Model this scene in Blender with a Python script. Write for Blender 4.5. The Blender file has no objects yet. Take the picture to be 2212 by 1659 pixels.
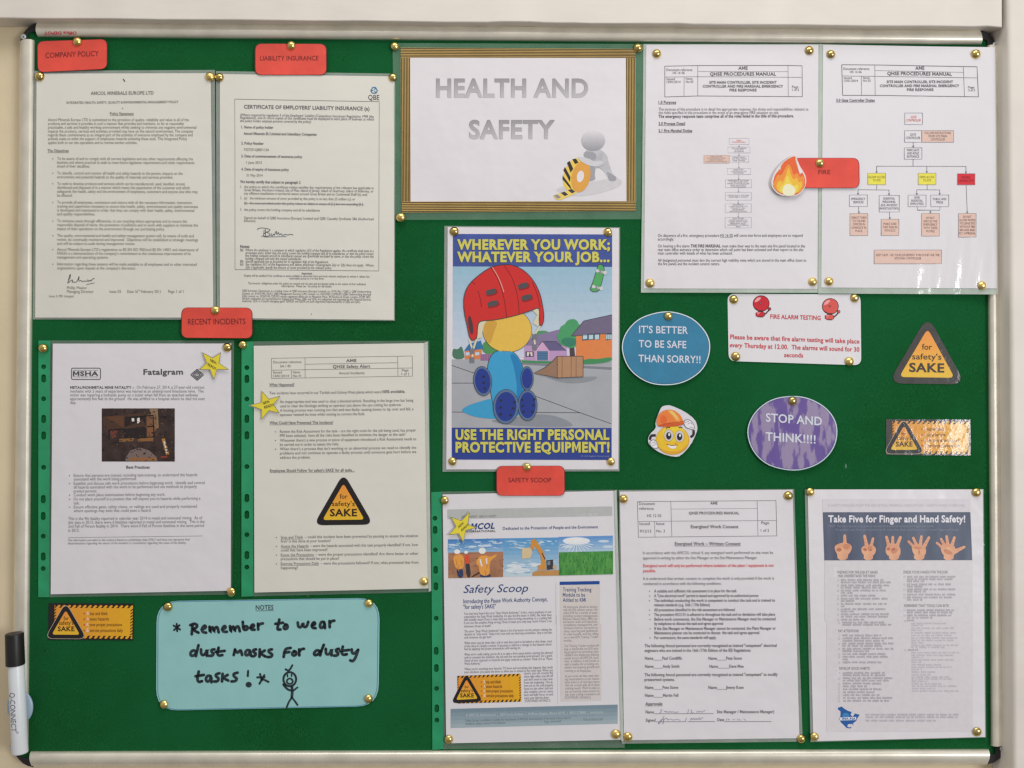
import bpy, bmesh, math, random
from mathutils import Vector, Matrix
from mathutils.geometry import tessellate_polygon

scene = bpy.context.scene
COL = scene.collection
random.seed(7)

# ---------------------------------------------------------------- camera, world, lamps, exposure
S = 0.00057                                   # metres per photo unit on the board
FPX = 1106.0 / math.tan(math.radians(28.75))
DIST = FPX * S
YAW, PITCH = math.radians(0.7), math.radians(1.15)
VDIR = Vector((math.sin(YAW) * math.cos(PITCH), math.cos(YAW) * math.cos(PITCH), math.sin(PITCH)))
CAMLOC = -DIST * VDIR
cam_data = bpy.data.cameras.new('camera')
cam_data.sensor_width = 36.0
cam_data.lens = 18.0 / math.tan(math.radians(28.75))
cam_data.clip_start = 0.01
cam_data.clip_end = 60.0
cam = bpy.data.objects.new('camera', cam_data)
COL.objects.link(cam)
cam.location = CAMLOC
CAMROT = VDIR.to_track_quat('-Z', 'Y')
cam.rotation_mode = 'QUATERNION'
cam.rotation_quaternion = CAMROT
scene.camera = cam

world = bpy.data.worlds.new('World')
scene.world = world
world.use_nodes = True
wn, wl = world.node_tree.nodes, world.node_tree.links
bg = wn['Background']
tc = wn.new('ShaderNodeTexCoord')
sep = wn.new('ShaderNodeSeparateXYZ')
mr = wn.new('ShaderNodeMapRange')
mr.inputs['From Min'].default_value = -0.9
mr.inputs['From Max'].default_value = 0.9
ramp = wn.new('ShaderNodeValToRGB')
ramp.color_ramp.elements[0].color = (0.21, 0.19, 0.165, 1)
ramp.color_ramp.elements[1].color = (0.82, 0.80, 0.79, 1)
wl.new(tc.outputs['Generated'], sep.inputs[0])
wl.new(sep.outputs['Z'], mr.inputs['Value'])
wl.new(mr.outputs[0], ramp.inputs['Fac'])
wl.new(ramp.outputs['Color'], bg.inputs['Color'])
bg.inputs['Strength'].default_value = 0.72

def area(name, loc, target, sx, sy, power, color):
    l = bpy.data.lights.new(name, 'AREA')
    l.shape = 'RECTANGLE'; l.size = sx; l.size_y = sy
    l.energy = power; l.color = color
    o = bpy.data.objects.new(name, l)
    COL.objects.link(o)
    o.location = loc
    o.rotation_euler = (Vector(target) - Vector(loc)).to_track_quat('-Z', 'Y').to_euler()
    return o
area('window_light', (2.68, -3.0, -0.02), (0.1, 0, 0), 1.15, 1.15, 54, (0.95, 0.97, 1.0))
area('overhead_fill', (0.15, -0.85, 1.42), (0.05, 0, 0.15), 1.7, 0.7, 11.5, (1.0, 0.97, 0.93))  # unseen fill lamp added overhead so the board darkens towards its foot

scene.view_settings.view_transform = 'Standard'
scene.view_settings.look = 'None'
scene.view_settings.exposure = 0.0
scene.view_settings.gamma = 1.0
scene.view_settings.use_curve_mapping = False
scene.cycles.filter_width = 1.4

# ---------------------------------------------------------------- geometry helpers
def up(px, py, d):
    """photo unit -> world point standing d metres in front of the board's felt"""
    v = CAMROT @ Vector(((px - 1106.0) / FPX, (829.5 - py) / FPX, -1.0))
    t = (-d - CAMLOC.y) / v.y
    return CAMLOC + v * t

def Z(ox, oy, k):
    return lambda x, y: ((ox + x * k) / 1.4756, (oy + y * k) / 1.4756, k / 1.4756)
A1 = Z(0, 0, .31646); A2 = Z(640, 0, .31646); A3 = Z(1240, 0, .4219); A4 = Z(2020, 80, .28933)
A5 = Z(2560, 0, .31826); A6 = Z(0, 480, .31646); A7 = Z(640, 480, .31646); A8 = Z(2020, 500, .28933)
B1 = Z(2600, 500, .30141); B2 = Z(1400, 700, .27125); B3 = Z(1400, 1100, .30136); B4 = Z(1960, 920, .37071)
B5 = Z(2680, 960, .32553); B6 = Z(100, 1060, .29837); B7 = Z(740, 1060, .29837); B8 = Z(100, 1480, .29837)
C1 = Z(740, 1480, .29837); C2 = Z(0, 1880, .34247); C3 = Z(460, 1880, .36166); C4 = Z(1360, 1540, .28933)
C5 = Z(1360, 1960, .28933); C6 = Z(1960, 1540, .28029); C7 = Z(1960, 1960, .28029); C8 = Z(2540, 1540, .32731)
D1 = Z(2540, 1960, .32731); D4 = Z(2240, 420, .19293); D5 = Z(3000, 0, .12055); D6 = Z(3000, 2250, .11935)
D7 = Z(0, 40, .12055); D8 = Z(0, 2250, .11935)
P0 = lambda x, y: (x, y, 1.0)

def lin1(c):
    c /= 255.0
    return c / 12.92 if c <= 0.04045 else ((c + 0.055) / 1.055) ** 2.4
def alb(rgb, k=1.13):
    return tuple(min(0.92, lin1(c) * k) for c in rgb) + (1.0,)

# ---------------------------------------------------------------- materials
MATS = {}
def principled(name):
    m = bpy.data.materials.new(name)
    m.use_nodes = True
    return m, m.node_tree.nodes, m.node_tree.links, m.node_tree.nodes['Principled BSDF']

def noise_node(n, l, scale, detail=3, vec='Object', stretch=None):
    t = n.new('ShaderNodeTexCoord')
    x = n.new('ShaderNodeTexNoise')
    x.inputs['Scale'].default_value = scale
    x.inputs['Detail'].default_value = detail
    if stretch:
        mp = n.new('ShaderNodeMapping')
        mp.inputs['Scale'].default_value = stretch
        l.new(t.outputs[vec], mp.inputs[0]); l.new(mp.outputs[0], x.inputs['Vector'])
    else:
        l.new(t.outputs[vec], x.inputs['Vector'])
    return x

def surface(name, rgb, rough=0.5, spec=0.4, metal=0.0, coat=0.0, coat_rough=0.15, var=0.06, vscale=60,
            bump=0.0, bscale=300, bdist=0.001, stretch=None, k=1.13, bdetail=3, rgb2=None, sharp=False, bstretch=None):
    if name in MATS:
        return MATS[name]
    m, n, l, b = principled(name)
    c = alb(rgb, k)
    b.inputs['Roughness'].default_value = rough
    b.inputs['Specular IOR Level'].default_value = spec
    b.inputs['Metallic'].default_value = metal
    b.inputs['Coat Weight'].default_value = coat
    b.inputs['Coat Roughness'].default_value = coat_rough
    nz = noise_node(n, l, vscale, 4, stretch=stretch)
    r = n.new('ShaderNodeValToRGB')
    if rgb2:
        c2 = alb(rgb2, k)
        r.color_ramp.elements[0].color = c; r.color_ramp.elements[1].color = c2
        r.color_ramp.elements[0].position = 0.47 if sharp else 0.35
        r.color_ramp.elements[1].position = 0.53 if sharp else 0.65
    else:
        r.color_ramp.elements[0].color = tuple(v * (1 - var) for v in c[:3]) + (1,)
        r.color_ramp.elements[1].color = tuple(min(.95, v * (1 + var)) for v in c[:3]) + (1,)
        r.color_ramp.elements[0].position = 0.3; r.color_ramp.elements[1].position = 0.7
    l.new(nz.outputs['Fac'], r.inputs['Fac'])
    l.new(r.outputs['Color'], b.inputs['Base Color'])
    if bump > 0:
        bz = noise_node(n, l, bscale, bdetail, stretch=bstretch)
        bp = n.new('ShaderNodeBump')
        bp.inputs['Strength'].default_value = bump
        bp.inputs['Distance'].default_value = bdist
        l.new(bz.outputs['Fac'], bp.inputs['Height'])
        l.new(bp.outputs['Normal'], b.inputs['Normal'])
        if coat > 0:
            l.new(bp.outputs['Normal'], b.inputs['Coat Normal'])
    MATS[name] = m
    return m

def ink(rgb):
    return surface('printed colour %d %d %d' % tuple(rgb), rgb, rough=0.42, spec=0.3, var=0.03, vscale=150)

def film(name, fac, rgb, rough=0.12):
    if name in MATS:
        return MATS[name]
    m, n, l, b = principled(name)
    b.inputs['Base Color'].default_value = alb(rgb)
    b.inputs['Roughness'].default_value = rough
    b.inputs['Specular IOR Level'].default_value = 0.7
    tr = n.new('ShaderNodeBsdfTransparent')
    mx = n.new('ShaderNodeMixShader')
    nz = noise_node(n, l, 30, 3)
    mp = n.new('ShaderNodeMapRange')
    mp.inputs['To Min'].default_value = fac * 0.55
    mp.inputs['To Max'].default_value = min(1, fac * 1.45)
    l.new(nz.outputs['Fac'], mp.inputs['Value'])
    l.new(mp.outputs[0], mx.inputs['Fac'])
    bz = noise_node(n, l, 45, 2)
    bp = n.new('ShaderNodeBump'); bp.inputs['Strength'].default_value = 0.5; bp.inputs['Distance'].default_value = 0.002
    l.new(bz.outputs['Fac'], bp.inputs['Height']); l.new(bp.outputs['Normal'], b.inputs['Normal'])
    l.new(tr.outputs[0], mx.inputs[1]); l.new(b.outputs[0], mx.inputs[2])
    l.new(mx.outputs[0], n['Material Output'].inputs['Surface'])
    MATS[name] = m
    return m

def felt():
    m, n, l, b = principled('green felt')
    b.inputs['Roughness'].default_value = .95; b.inputs['Specular IOR Level'].default_value = .08
    b.inputs['Sheen Weight'].default_value = .06; b.inputs['Sheen Roughness'].default_value = .6; b.inputs['Sheen Tint'].default_value = (.55, .8, .62, 1)
    def mix(fac, c1, c2):
        x = n.new('ShaderNodeMix'); x.data_type = 'RGBA'
        l.new(fac, x.inputs['Factor'])
        for s, c in ((6, c1), (7, c2)):
            if isinstance(c, tuple): x.inputs[s].default_value = c
            else: l.new(c, x.inputs[s])
        return x.outputs[2]
    def rampf(src, a, bb):
        r = n.new('ShaderNodeMapRange'); r.inputs['From Min'].default_value = a; r.inputs['From Max'].default_value = bb; l.new(src, r.inputs['Value']); return r.outputs[0]
    fine = noise_node(n, l, 700, 4, stretch=(1, 1, .45)); mid = noise_node(n, l, 55, 4); big = noise_node(n, l, 4.5, 3)
    c = mix(rampf(fine.outputs['Fac'], .3, .7), alb((9, 66, 29)), alb((21, 98, 49)))
    c = mix(rampf(mid.outputs['Fac'], .35, .75), c, alb((13, 78, 36)))
    c = mix(rampf(big.outputs['Fac'], .4, .8), c, alb((20, 94, 52)))
    t = n.new('ShaderNodeTexCoord')
    vo = n.new('ShaderNodeTexVoronoi'); vo.inputs['Scale'].default_value = 34; l.new(t.outputs['Object'], vo.inputs['Vector'])
    c = mix(rampf(vo.outputs['Distance'], .035, .022), c, (.006, .022, .012, 1))       # old pin holes
    mp = n.new('ShaderNodeMapping'); mp.inputs['Scale'].default_value = (1, 1, .35); mp.inputs['Rotation'].default_value = (0, .7, 0); l.new(t.outputs['Object'], mp.inputs[0])
    v2 = n.new('ShaderNodeTexVoronoi'); v2.inputs['Scale'].default_value = 27; l.new(mp.outputs[0], v2.inputs['Vector'])
    c = mix(rampf(v2.outputs['Distance'], .034, .02), c, (.16, .26, .2, 1))                # lint
    l.new(c, b.inputs['Base Color'])
    bz = noise_node(n, l, 1300, 3); bp = n.new('ShaderNodeBump'); bp.inputs['Strength'].default_value = .6; bp.inputs['Distance'].default_value = .0006
    l.new(bz.outputs['Fac'], bp.inputs['Height']); l.new(bp.outputs['Normal'], b.inputs['Normal'])
    return m
M_FELT = felt()
M_WALL = surface('cream wall paint', (220, 204, 172), rough=0.6, spec=0.3, var=0.05, vscale=14, bump=0.25, bscale=160, bdist=0.001)
M_TRIM = surface('off white gloss paint', (219, 212, 203), rough=0.45, spec=0.4, var=0.045, vscale=16, bump=0.3, bscale=70, bdist=0.0012, bstretch=(0.3, 1, 1))
M_ALU = surface('satin aluminium', (234, 228, 212), rough=0.34, spec=0.6, metal=0.4, var=0.09, vscale=38, bump=0.05, bscale=900, k=1.0)
M_BLACK = surface('black plastic', (30, 27, 30), rough=0.35, spec=0.5, var=0.1)
M_ZINC = surface('zinc screw', (192, 200, 202), rough=0.35, metal=0.3, var=0.1, vscale=800)
M_BRASS = surface('polished brass', (246, 214, 134), rough=0.2, metal=1.0, var=0.05, vscale=500, k=1.0)
def tarnish(m):
    n, l = m.node_tree.nodes, m.node_tree.links; b = n['Principled BSDF']
    oi = n.new('ShaderNodeObjectInfo'); hs = n.new('ShaderNodeHueSaturation'); src = b.inputs['Base Color'].links[0].from_socket
    a = n.new('ShaderNodeMapRange'); a.inputs['To Min'].default_value = .72; a.inputs['To Max'].default_value = 1.04; l.new(oi.outputs['Random'], a.inputs['Value'])
    c = n.new('ShaderNodeMapRange'); c.inputs['To Min'].default_value = .14; c.inputs['To Max'].default_value = .3; l.new(oi.outputs['Random'], c.inputs['Value'])
    l.new(src, hs.inputs['Color']); l.new(a.outputs[0], hs.inputs['Value']); l.new(hs.outputs[0], b.inputs['Base Color']); l.new(c.outputs[0], b.inputs['Roughness'])
tarnish(M_BRASS)
M_PAPER = surface('laminated white paper', (222, 218, 222), rough=0.5, spec=0.3, coat=0.35, coat_rough=0.2, var=0.018, vscale=14,
                  bump=0.35, bscale=26, bdist=0.004, bdetail=2)
M_PAPERW = surface('warm white paper', (219, 216, 206), rough=0.5, spec=0.3, coat=0.3, coat_rough=0.22, var=0.02, vscale=14,
                   bump=0.3, bscale=22, bdist=0.004, bdetail=2)
M_PAPERG = surface('glossy laminated paper', (222, 219, 223), rough=0.5, spec=0.3, coat=0.7, coat_rough=0.07, var=0.015, vscale=14,
                   bump=0.16, bscale=30, bdist=0.004, bdetail=3, bstretch=(1.6, 1, 0.8))
M_RED = surface('red laminated card', (222, 76, 62), rough=0.45, spec=0.35, coat=0.3, coat_rough=0.2, var=0.16, vscale=26, bump=0.25, bscale=40, bdist=0.003)
M_REDEDGE = surface('dark red card rim', (120, 34, 42), rough=0.5)
M_LAM = film('clear laminate film', 0.30, (200, 205, 200))
M_SLEEVE = film('clear plastic pocket', 0.17, (170, 185, 175))
M_RIGID = film('clear rigid plastic edge', 0.62, (208, 218, 208), rough=0.1)
M_STRIP = surface('emerald plastic strip', (38, 146, 98), rough=0.3, spec=0.5, var=0.16, vscale=30, bump=0.3, bscale=60, bdist=0.002)

# ---------------------------------------------------------------- objects
def link(o, parent=None):
    COL.objects.link(o)
    if parent is not None:
        o.parent = parent
        o.matrix_parent_inverse = Matrix.Translation(parent.location).inverted() if parent.parent is None else parent_inv(parent)
    return o
def world_mat(o):
    m = o.matrix_basis.copy()
    if o.parent is not None:
        m = world_mat(o.parent) @ o.matrix_parent_inverse @ m
    return m
def parent_inv(p):
    return world_mat(p).inverted()
def tag(o, label, cat, group=None):
    o['label'] = label; o['category'] = cat
    if group: o['group'] = group
    return o
def thing(name, px, py, d, label, cat, group=None):
    o = bpy.data.objects.new(name, None)
    o.empty_display_size = 0.02
    COL.objects.link(o)
    o.location = up(px, py, d)
    return tag(o, label, cat, group)
def mesh_obj(name, verts, faces, mats, midx=None, parent=None, smooth=False, origin=None):
    """verts in world space; the object's origin is put at their middle unless one is given"""
    if origin is None:
        lo = Vector((min(v[0] for v in verts), min(v[1] for v in verts), min(v[2] for v in verts)))
        hi = Vector((max(v[0] for v in verts), max(v[1] for v in verts), max(v[2] for v in verts)))
        origin = (lo + hi) / 2
    origin = Vector(origin)
    me = bpy.data.meshes.new(name)
    me.from_pydata([tuple(Vector(v) - origin) for v in verts], [], faces)
    for m in mats:
        me.materials.append(m)
    if midx:
        me.polygons.foreach_set('material_index', midx)
    if smooth:
        me.polygons.foreach_set('use_smooth', [True] * len(me.polygons))
    me.update()
    o = bpy.data.objects.new(name, me)
    o.location = origin
    return link(o, parent)

def quad_at(q, u, v):
    (ax, ay), (bx, by), (cx, cy), (dx, dy) = q      # TL TR BR BL
    return ((ax * (1 - u) + bx * u) * (1 - v) + (dx * (1 - u) + cx * u) * v,
            (ay * (1 - u) + by * u) * (1 - v) + (dy * (1 - u) + cy * u) * v)

def bow(q, base, amp, wob=0.0007, seed=0, edge=None):
    """a sheet's own bend: distance in front of the felt at a photo point"""
    x0 = (q[0][0] + q[3][0]) / 2; x1 = (q[1][0] + q[2][0]) / 2
    y0 = (q[0][1] + q[1][1]) / 2; y1 = (q[2][1] + q[3][1]) / 2
    r = random.Random(seed)
    p1, p2, p3 = r.uniform(0, 6.28), r.uniform(0, 6.28), r.uniform(0, 6.28)
    curls = [(cu, cv, r.choice((0.0, .0006, .0011, .0017))) for cu in (0, 1) for cv in (0, 1)]
    def h(px, py):
        u = min(1.03, max(-0.03, (px - x0) / (x1 - x0))); v = min(1.03, max(-0.03, (py - y0) / (y1 - y0)))
        a = max(0.0, math.sin(math.pi * min(1, max(0, u))) * 0.55 + math.sin(math.pi * min(1, max(0, v))) * 0.6)
        w = math.sin(5.1 * u + 3.2 * v + p1) + 0.7 * math.sin(3.3 * u - 6.1 * v + p2) + 0.4 * math.sin(11 * u + p3)
        d = base + amp * a + wob * (w + 2.1) * 0.5
        for cu, cv, am in curls:
            k = 1 - (abs(u - cu) + .8 * abs(v - cv)) / .3
            if k > 0: d += am * k * k
        if edge: d += edge(u, v)
        return d
    return h

def flat(base, gx=0.0, gy=0.0, cx=0.0, cy=0.0):
    return lambda px, py: base + gx * (px - cx) * S + gy * (py - cy) * S

def sheet(name, q, h, thick, mat, parent, n=14, m=18, lift=0.0, wavy=0.0, seed=1):
    """thin slab with the four corners q, bent by h"""
    r = random.Random(seed)
    verts, faces = [], []
    for back in (0, 1):
        for j in range(m + 1):
            for i in range(n + 1):
                x, y = quad_at(q, i / n, j / m)
                verts.append(up(x, y, h(x, y) + lift - (thick if back else 0)))
    off = (n + 1) * (m + 1)
    idx = lambda i, j, b=0: b * off + j * (n + 1) + i
    for j in range(m):
        for i in range(n):
            faces.append((idx(i, j), idx(i, j + 1), idx(i + 1, j + 1), idx(i + 1, j)))
            faces.append((idx(i, j, 1), idx(i + 1, j, 1), idx(i + 1, j + 1, 1), idx(i, j + 1, 1)))
    for i in range(n):
        faces.append((idx(i, 0), idx(i + 1, 0), idx(i + 1, 0, 1), idx(i, 0, 1)))
        faces.append((idx(i, m), idx(i, m, 1), idx(i + 1, m, 1), idx(i + 1, m)))
    for j in range(m):
        faces.append((idx(0, j), idx(0, j, 1), idx(0, j + 1, 1), idx(0, j + 1)))
        faces.append((idx(n, j), idx(n, j + 1), idx(n, j + 1, 1), idx(n, j, 1)))
    return mesh_obj(name, verts, faces, [mat], None, parent, smooth=False)

def area2(p):
    return sum(p[i][0] * p[(i + 1) % len(p)][1] - p[(i + 1) % len(p)][0] * p[i][1] for i in range(len(p)))

def slab(name, pts, h, thick, mats, parent, holes=(), lift=0.0):
    """flat cut-out with any outline (photo points), real thickness, optional holes; mats = [front, edge]"""
    loops = [list(pts)] + [list(x) for x in holes]
    if area2(loops[0]) < 0: loops[0].reverse()
    for k in range(1, len(loops)):
        if area2(loops[k]) > 0: loops[k].reverse()
    flatp = [p for lp in loops for p in lp]
    tris = tessellate_polygon([[Vector((p[0], p[1], 0)) for p in lp] for lp in loops])
    N = len(flatp)
    verts = [up(p[0], p[1], h(p[0], p[1]) + lift) for p in flatp] + [up(p[0], p[1], h(p[0], p[1]) + lift - thick) for p in flatp]
    faces, mi = [], []
    for t in tris:
        a = [flatp[i] for i in t]
        t = tuple(t) if area2(a) < 0 else tuple(reversed(t))
        faces.append(t); mi.append(0)
        faces.append(tuple(i + N for i in reversed(t))); mi.append(min(1, len(mats) - 1))
    o = 0
    for lp in loops:
        for i in range(len(lp)):
            a, b = o + i, o + (i + 1) % len(lp)
            faces.append((a, b, b + N, a + N)); mi.append(min(1, len(mats) - 1))
        o += len(lp)
    return mesh_obj(name, verts, faces, mats, mi, parent)

def rounded(q, r, n=6):
    """rounded quadrilateral outline, clockwise on the photo"""
    out = []
    c = [Vector(p) for p in q]
    for i in range(4):
        p = c[i]; a = (c[i - 1] - p).normalized(); b = (c[(i + 1) % 4] - p).normalized()
        s, e = p + a * r, p + b * r
        for k in range(n + 1):
            t = k / n
            out.append(tuple(s * (1 - t) ** 2 + p * 2 * t * (1 - t) + e * t ** 2))
    return out
def ellipse(cx, cy, rx, ry, n=40, rot=0.0):
    c, s = math.cos(rot), math.sin(rot)
    return [(cx + rx * math.cos(a) * c - ry * math.sin(a) * s, cy + rx * math.cos(a) * s + ry * math.sin(a) * c)
            for a in (2 * math.pi * k / n for k in range(n))]
def zp(R, pts):
    return [R(x, y)[:2] for x, y in pts]
def smooth_loop(pts, it=2):
    for _ in range(it):
        q = []
        for i in range(len(pts)):
            a, b = pts[i], pts[(i + 1) % len(pts)]
            q.append((a[0] * .75 + b[0] * .25, a[1] * .75 + b[1] * .25))
            q.append((a[0] * .25 + b[0] * .75, a[1] * .25 + b[1] * .75))
        pts = q
    return pts
def smooth_line(pts, it=2):
    for _ in range(it):
        q = [pts[0]]
        for i in range(len(pts) - 1):
            a, b = pts[i], pts[i + 1]
            q.append((a[0] * .75 + b[0] * .25, a[1] * .75 + b[1] * .25))
            q.append((a[0] * .25 + b[0] * .75, a[1] * .25 + b[1] * .75))
        q.append(pts[-1]); pts = q
    return pts

# ---------------------------------------------------------------- lettering: glyph shapes of the built-in font, laid out as mesh
tcurve = bpy.data.curves.new('lettering_source', 'FONT')
tobj = bpy.data.objects.new('lettering_source', tcurve)
COL.objects.link(tobj)
GL = {}
def raw(body, off, res):
    tcurve.body = body
    tcurve.size = 1.0
    tcurve.offset = off
    tcurve.resolution_u = res
    tcurve.fill_mode = 'FRONT'
    bpy.context.view_layer.update()
    dg = bpy.context.evaluated_depsgraph_get()
    ev = tobj.evaluated_get(dg)
    me = ev.to_mesh()
    v = [(p.co.x, p.co.y) for p in me.vertices]
    f = [tuple(p.vertices) for p in me.polygons]
    ev.to_mesh_clear()
    return v, f
def glyph(ch, off, res):
    key = (ch, off, res)
    if key not in GL:
        if ch == ' ':
            a = raw('H H', 0, 1)[0]; b = raw('HH', 0, 1)[0]
            GL[key] = ([], [], max(p[0] for p in a) - max(p[0] for p in b))
        elif ch == 'M' and off > .0008:
            # this letter's outline crosses itself when fattened, so its bold form is drawn as one plain outline
            v0 = raw('M', 0, 1)[0]; vi = raw('I', 0, 1)[0]
            xa, xb = min(p[0] for p in v0) - off, max(p[0] for p in v0) + off
            st = max(p[0] for p in vi) - min(p[0] for p in vi) + 2 * off
            H = max(p[1] for p in v0) + off; L = -off; w = xb - xa
            v = [(0, L), (st, L), (st, H * .6), (w / 2, H * .06), (w - st, H * .6), (w - st, L), (w, L), (w, H), (w - st * 1.15, H), (w / 2, H * .4), (st * 1.15, H), (0, H)]
            v = [(x + xa, y) for x, y in v]
            f = [tuple(t) for t in tessellate_polygon([[Vector((x, y, 0)) for x, y in v]])]
            a = raw('MH', 0, 1)[0]; b = raw('H', 0, 1)[0]
            GL[key] = (v, f, max(p[0] for p in a) - max(p[0] for p in b) + off * 1.2)
        else:
            v, f = raw(ch, off, res)
            if off:
                def tri(vv, ff): return sum(abs((vv[t[1]][0] - vv[t[0]][0]) * (vv[t[2]][1] - vv[t[0]][1]) - (vv[t[2]][0] - vv[t[0]][0]) * (vv[t[1]][1] - vv[t[0]][1])) for t in ff) / 2
                a0 = tri(*raw(ch, 0, res)); o2 = off
                while tri(v, f) < a0 * (1 + o2 * 4) and o2 > off * .5:
                    o2 -= off * .08; v, f = raw(ch, o2, res)
            a = raw(ch + 'H', 0, 1)[0]; b = raw('H', 0, 1)[0]
            adv = max(p[0] for p in a) - max(p[0] for p in b)
            GL[key] = (v, f, adv + off * 1.2)
    return GL[key]
CAP = max(p[1] for p in raw('H', 0, 1)[0])

class Print:
    """what is printed on one part: shapes a hair in front of the sheet, in the sheet's own bend"""
    def __init__(self, h):
        self.h = h; self.v = []; self.f = []; self.m = []; self.mats = []; self.bold = 0.0; self.items = []
    def mi(self, col):
        m = col if isinstance(col, bpy.types.Material) else ink(col)
        if m not in self.mats: self.mats.append(m)
        return self.mats.index(m)
    def add(self, pts, faces, col, layer):
        o = len(self.v); k = self.mi(col)
        self.items.append([o, o + len(pts), len(self.f), len(self.f) + len(faces), min(p[0] for p in pts), max(p[0] for p in pts), min(p[1] for p in pts), max(p[1] for p in pts)])
        self.v += [(p[0], p[1], layer) for p in pts]
        for f in faces:
            a = [pts[i] for i in f]
            f = tuple(f) if area2(a) < 0 else tuple(reversed(f))
            self.f.append(tuple(i + o for i in f)); self.m.append(k)
    def poly(self, R, pts, col, layer=1):
        p = zp(R, pts)
        if area2(p) < 0: p.reverse()
        t = tessellate_polygon([[Vector((x, y, 0)) for x, y in p]])
        self.add(p, [tuple(x) for x in t], col, layer)
    def rect(self, R, x0, y0, x1, y1, col, layer=1, dy=0.0):
        """dy: how much lower the right end stands"""
        a = R(x0, y0); b = R(x1, y1); k = a[2]
        n = max(1, int(abs(b[0] - a[0]) / 18)); m = max(1, int(abs(b[1] - a[1]) / 18))
        pts = [(a[0] + (b[0] - a[0]) * i / n, a[1] + (b[1] - a[1]) * j / m + dy * k * i / n) for j in range(m + 1) for i in range(n + 1)]
        fs = [(j * (n + 1) + i, j * (n + 1) + i + 1, (j + 1) * (n + 1) + i + 1, (j + 1) * (n + 1) + i) for j in range(m) for i in range(n)]
        self.add(pts, fs, col, layer)
    def grad(self, R, x0, y0, x1, y1, ca, cb, n=8, layer=1, dy=0.0):
        for i in range(n):
            t = (i + .5) / n
            self.rect(R, x0, y0 + (y1 - y0) * i / n, x1, y0 + (y1 - y0) * (i + 1) / n, tuple(int(ca[k] * (1 - t) + cb[k] * t) for k in range(3)), layer, dy)
    def ell(self, R, cx, cy, rx, ry, col, layer=1, rot=0.0, n=28):
        self.poly(R, ellipse(cx, cy, rx, ry, n, rot), col, layer)
    def line(self, R, pts, w, col, layer=1, closed=False, smooth=0):
        """w in the region's units"""
        if smooth: pts = smooth_line(pts, smooth)
        k = R(0, 0)[2]
        p = [Vector(R(x, y)[:2]) for x, y in pts]
        if closed: p.append(p[0])
        q = []
        for i in range(len(p) - 1):
            n = max(1, int((p[i + 1] - p[i]).length / 18))
            q += [p[i].lerp(p[i + 1], t / n) for t in range(n)]
        q.append(p[-1])
        hw = w * k / 2
        L, Rr = [], []
        for i, c in enumerate(q):
            a = q[max(0, i - 1)]; b = q[min(len(q) - 1, i + 1)]
            if closed and i in (0, len(q) - 1): a = q[-2]; b = q[1]
            d = (b - a)
            if d.length < 1e-9: d = Vector((1, 0))
            d.normalize(); nrm = Vector((-d.y, d.x))
            d1 = (q[i] - q[i - 1]).normalized() if i > 0 else d
            c_ = max(0.5, abs(nrm.dot(Vector((-d1.y, d1.x)))))
            L.append(tuple(c + nrm * hw / c_)); Rr.append(tuple(c - nrm * hw / c_))
        n = len(q)
        self.add(L + Rr, [(i, i + 1, n + i + 1, n + i) for i in range(n - 1)], col, layer)
    def pen(self, R, pts, w, col, layer=1, smooth=2):
        self.line(R, pts, w, col, layer, smooth=smooth)
        for e in (pts[0], pts[-1]):
            self.ell(R, e[0], e[1], w / 2, w / 2, col, layer, n=10)
    def frame(self, R, x0, y0, x1, y1, w, col, layer=1, dy=0.0):
        self.line(R, [(x0, y0), (x1, y0 + dy), (x1, y1 + dy), (x0, y1)], w, col, layer, closed=True)
    def text(self, R, s, x0, x1, yc, h, col=(62, 60, 62), y1=None, bold=None, base=False, layer=2, res=2, shear=0.0, ul=False, rot=None, align='fit', strike=False):
        """s set between x0 and x1; yc = middle of the small letters (or the base line); h = capital height; y1 = yc at the right end"""
        bold = self.bold if bold is None else bold
        off = bold * 0.48
        pts, faces, x = [], [], 0.0
        for ch in s:
            v, f, adv = glyph(ch, off, res)
            o = len(pts)
            pts += [(x + a + shear * b, b) for a, b in v]
            faces += [tuple(i + o for i in t) for t in f]
            x += adv
        if not pts: return
        mn = min(p[0] for p in pts); mxx = max(p[0] for p in pts)
        sy = h / CAP
        if align == 'c':
            w = (mxx - mn) * sy * x1; c = x0; x0, x1 = c - w / 2, c + w / 2
        elif align == 'l':
            x1 = x0 + (mxx - mn) * sy * x1
        sx = (x1 - x0) / max(1e-6, mxx - mn)
        b0 = yc if base else yc + 0.4 * h
        sl = 0.0 if y1 is None else (y1 - yc) / (x1 - x0)
        if y1 is None and hasattr(self, 'slope'): sl = self.slope
        out = []
        for a, b in pts:
            xx = x0 + (a - mn) * sx
            out.append(R(xx, b0 + sl * (xx - x0) - b * sy)[:2])
        self.add(out, faces, col, layer)
        if ul: self.line(R, [(x0, b0 + h * .22), (x1, b0 + h * .22 + sl * (x1 - x0))], h * .1, col, layer)
        if strike: self.line(R, [(x0, b0 - h * .36), (x1, b0 - h * .36 + sl * (x1 - x0))], h * .12, col, layer)
    def para(self, R, x0, h, rows, col=(62, 60, 62), bullet=None, **kw):
        for row in rows:
            y, x1, s = row[:3]
            if s.startswith('*') and bullet is not None:
                s = s[1:]
                self.ell(R, bullet, y, h * .2, h * .2, col, 2, n=8)
            self.text(R, s, x0, x1, y, h, col, **kw)
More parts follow.
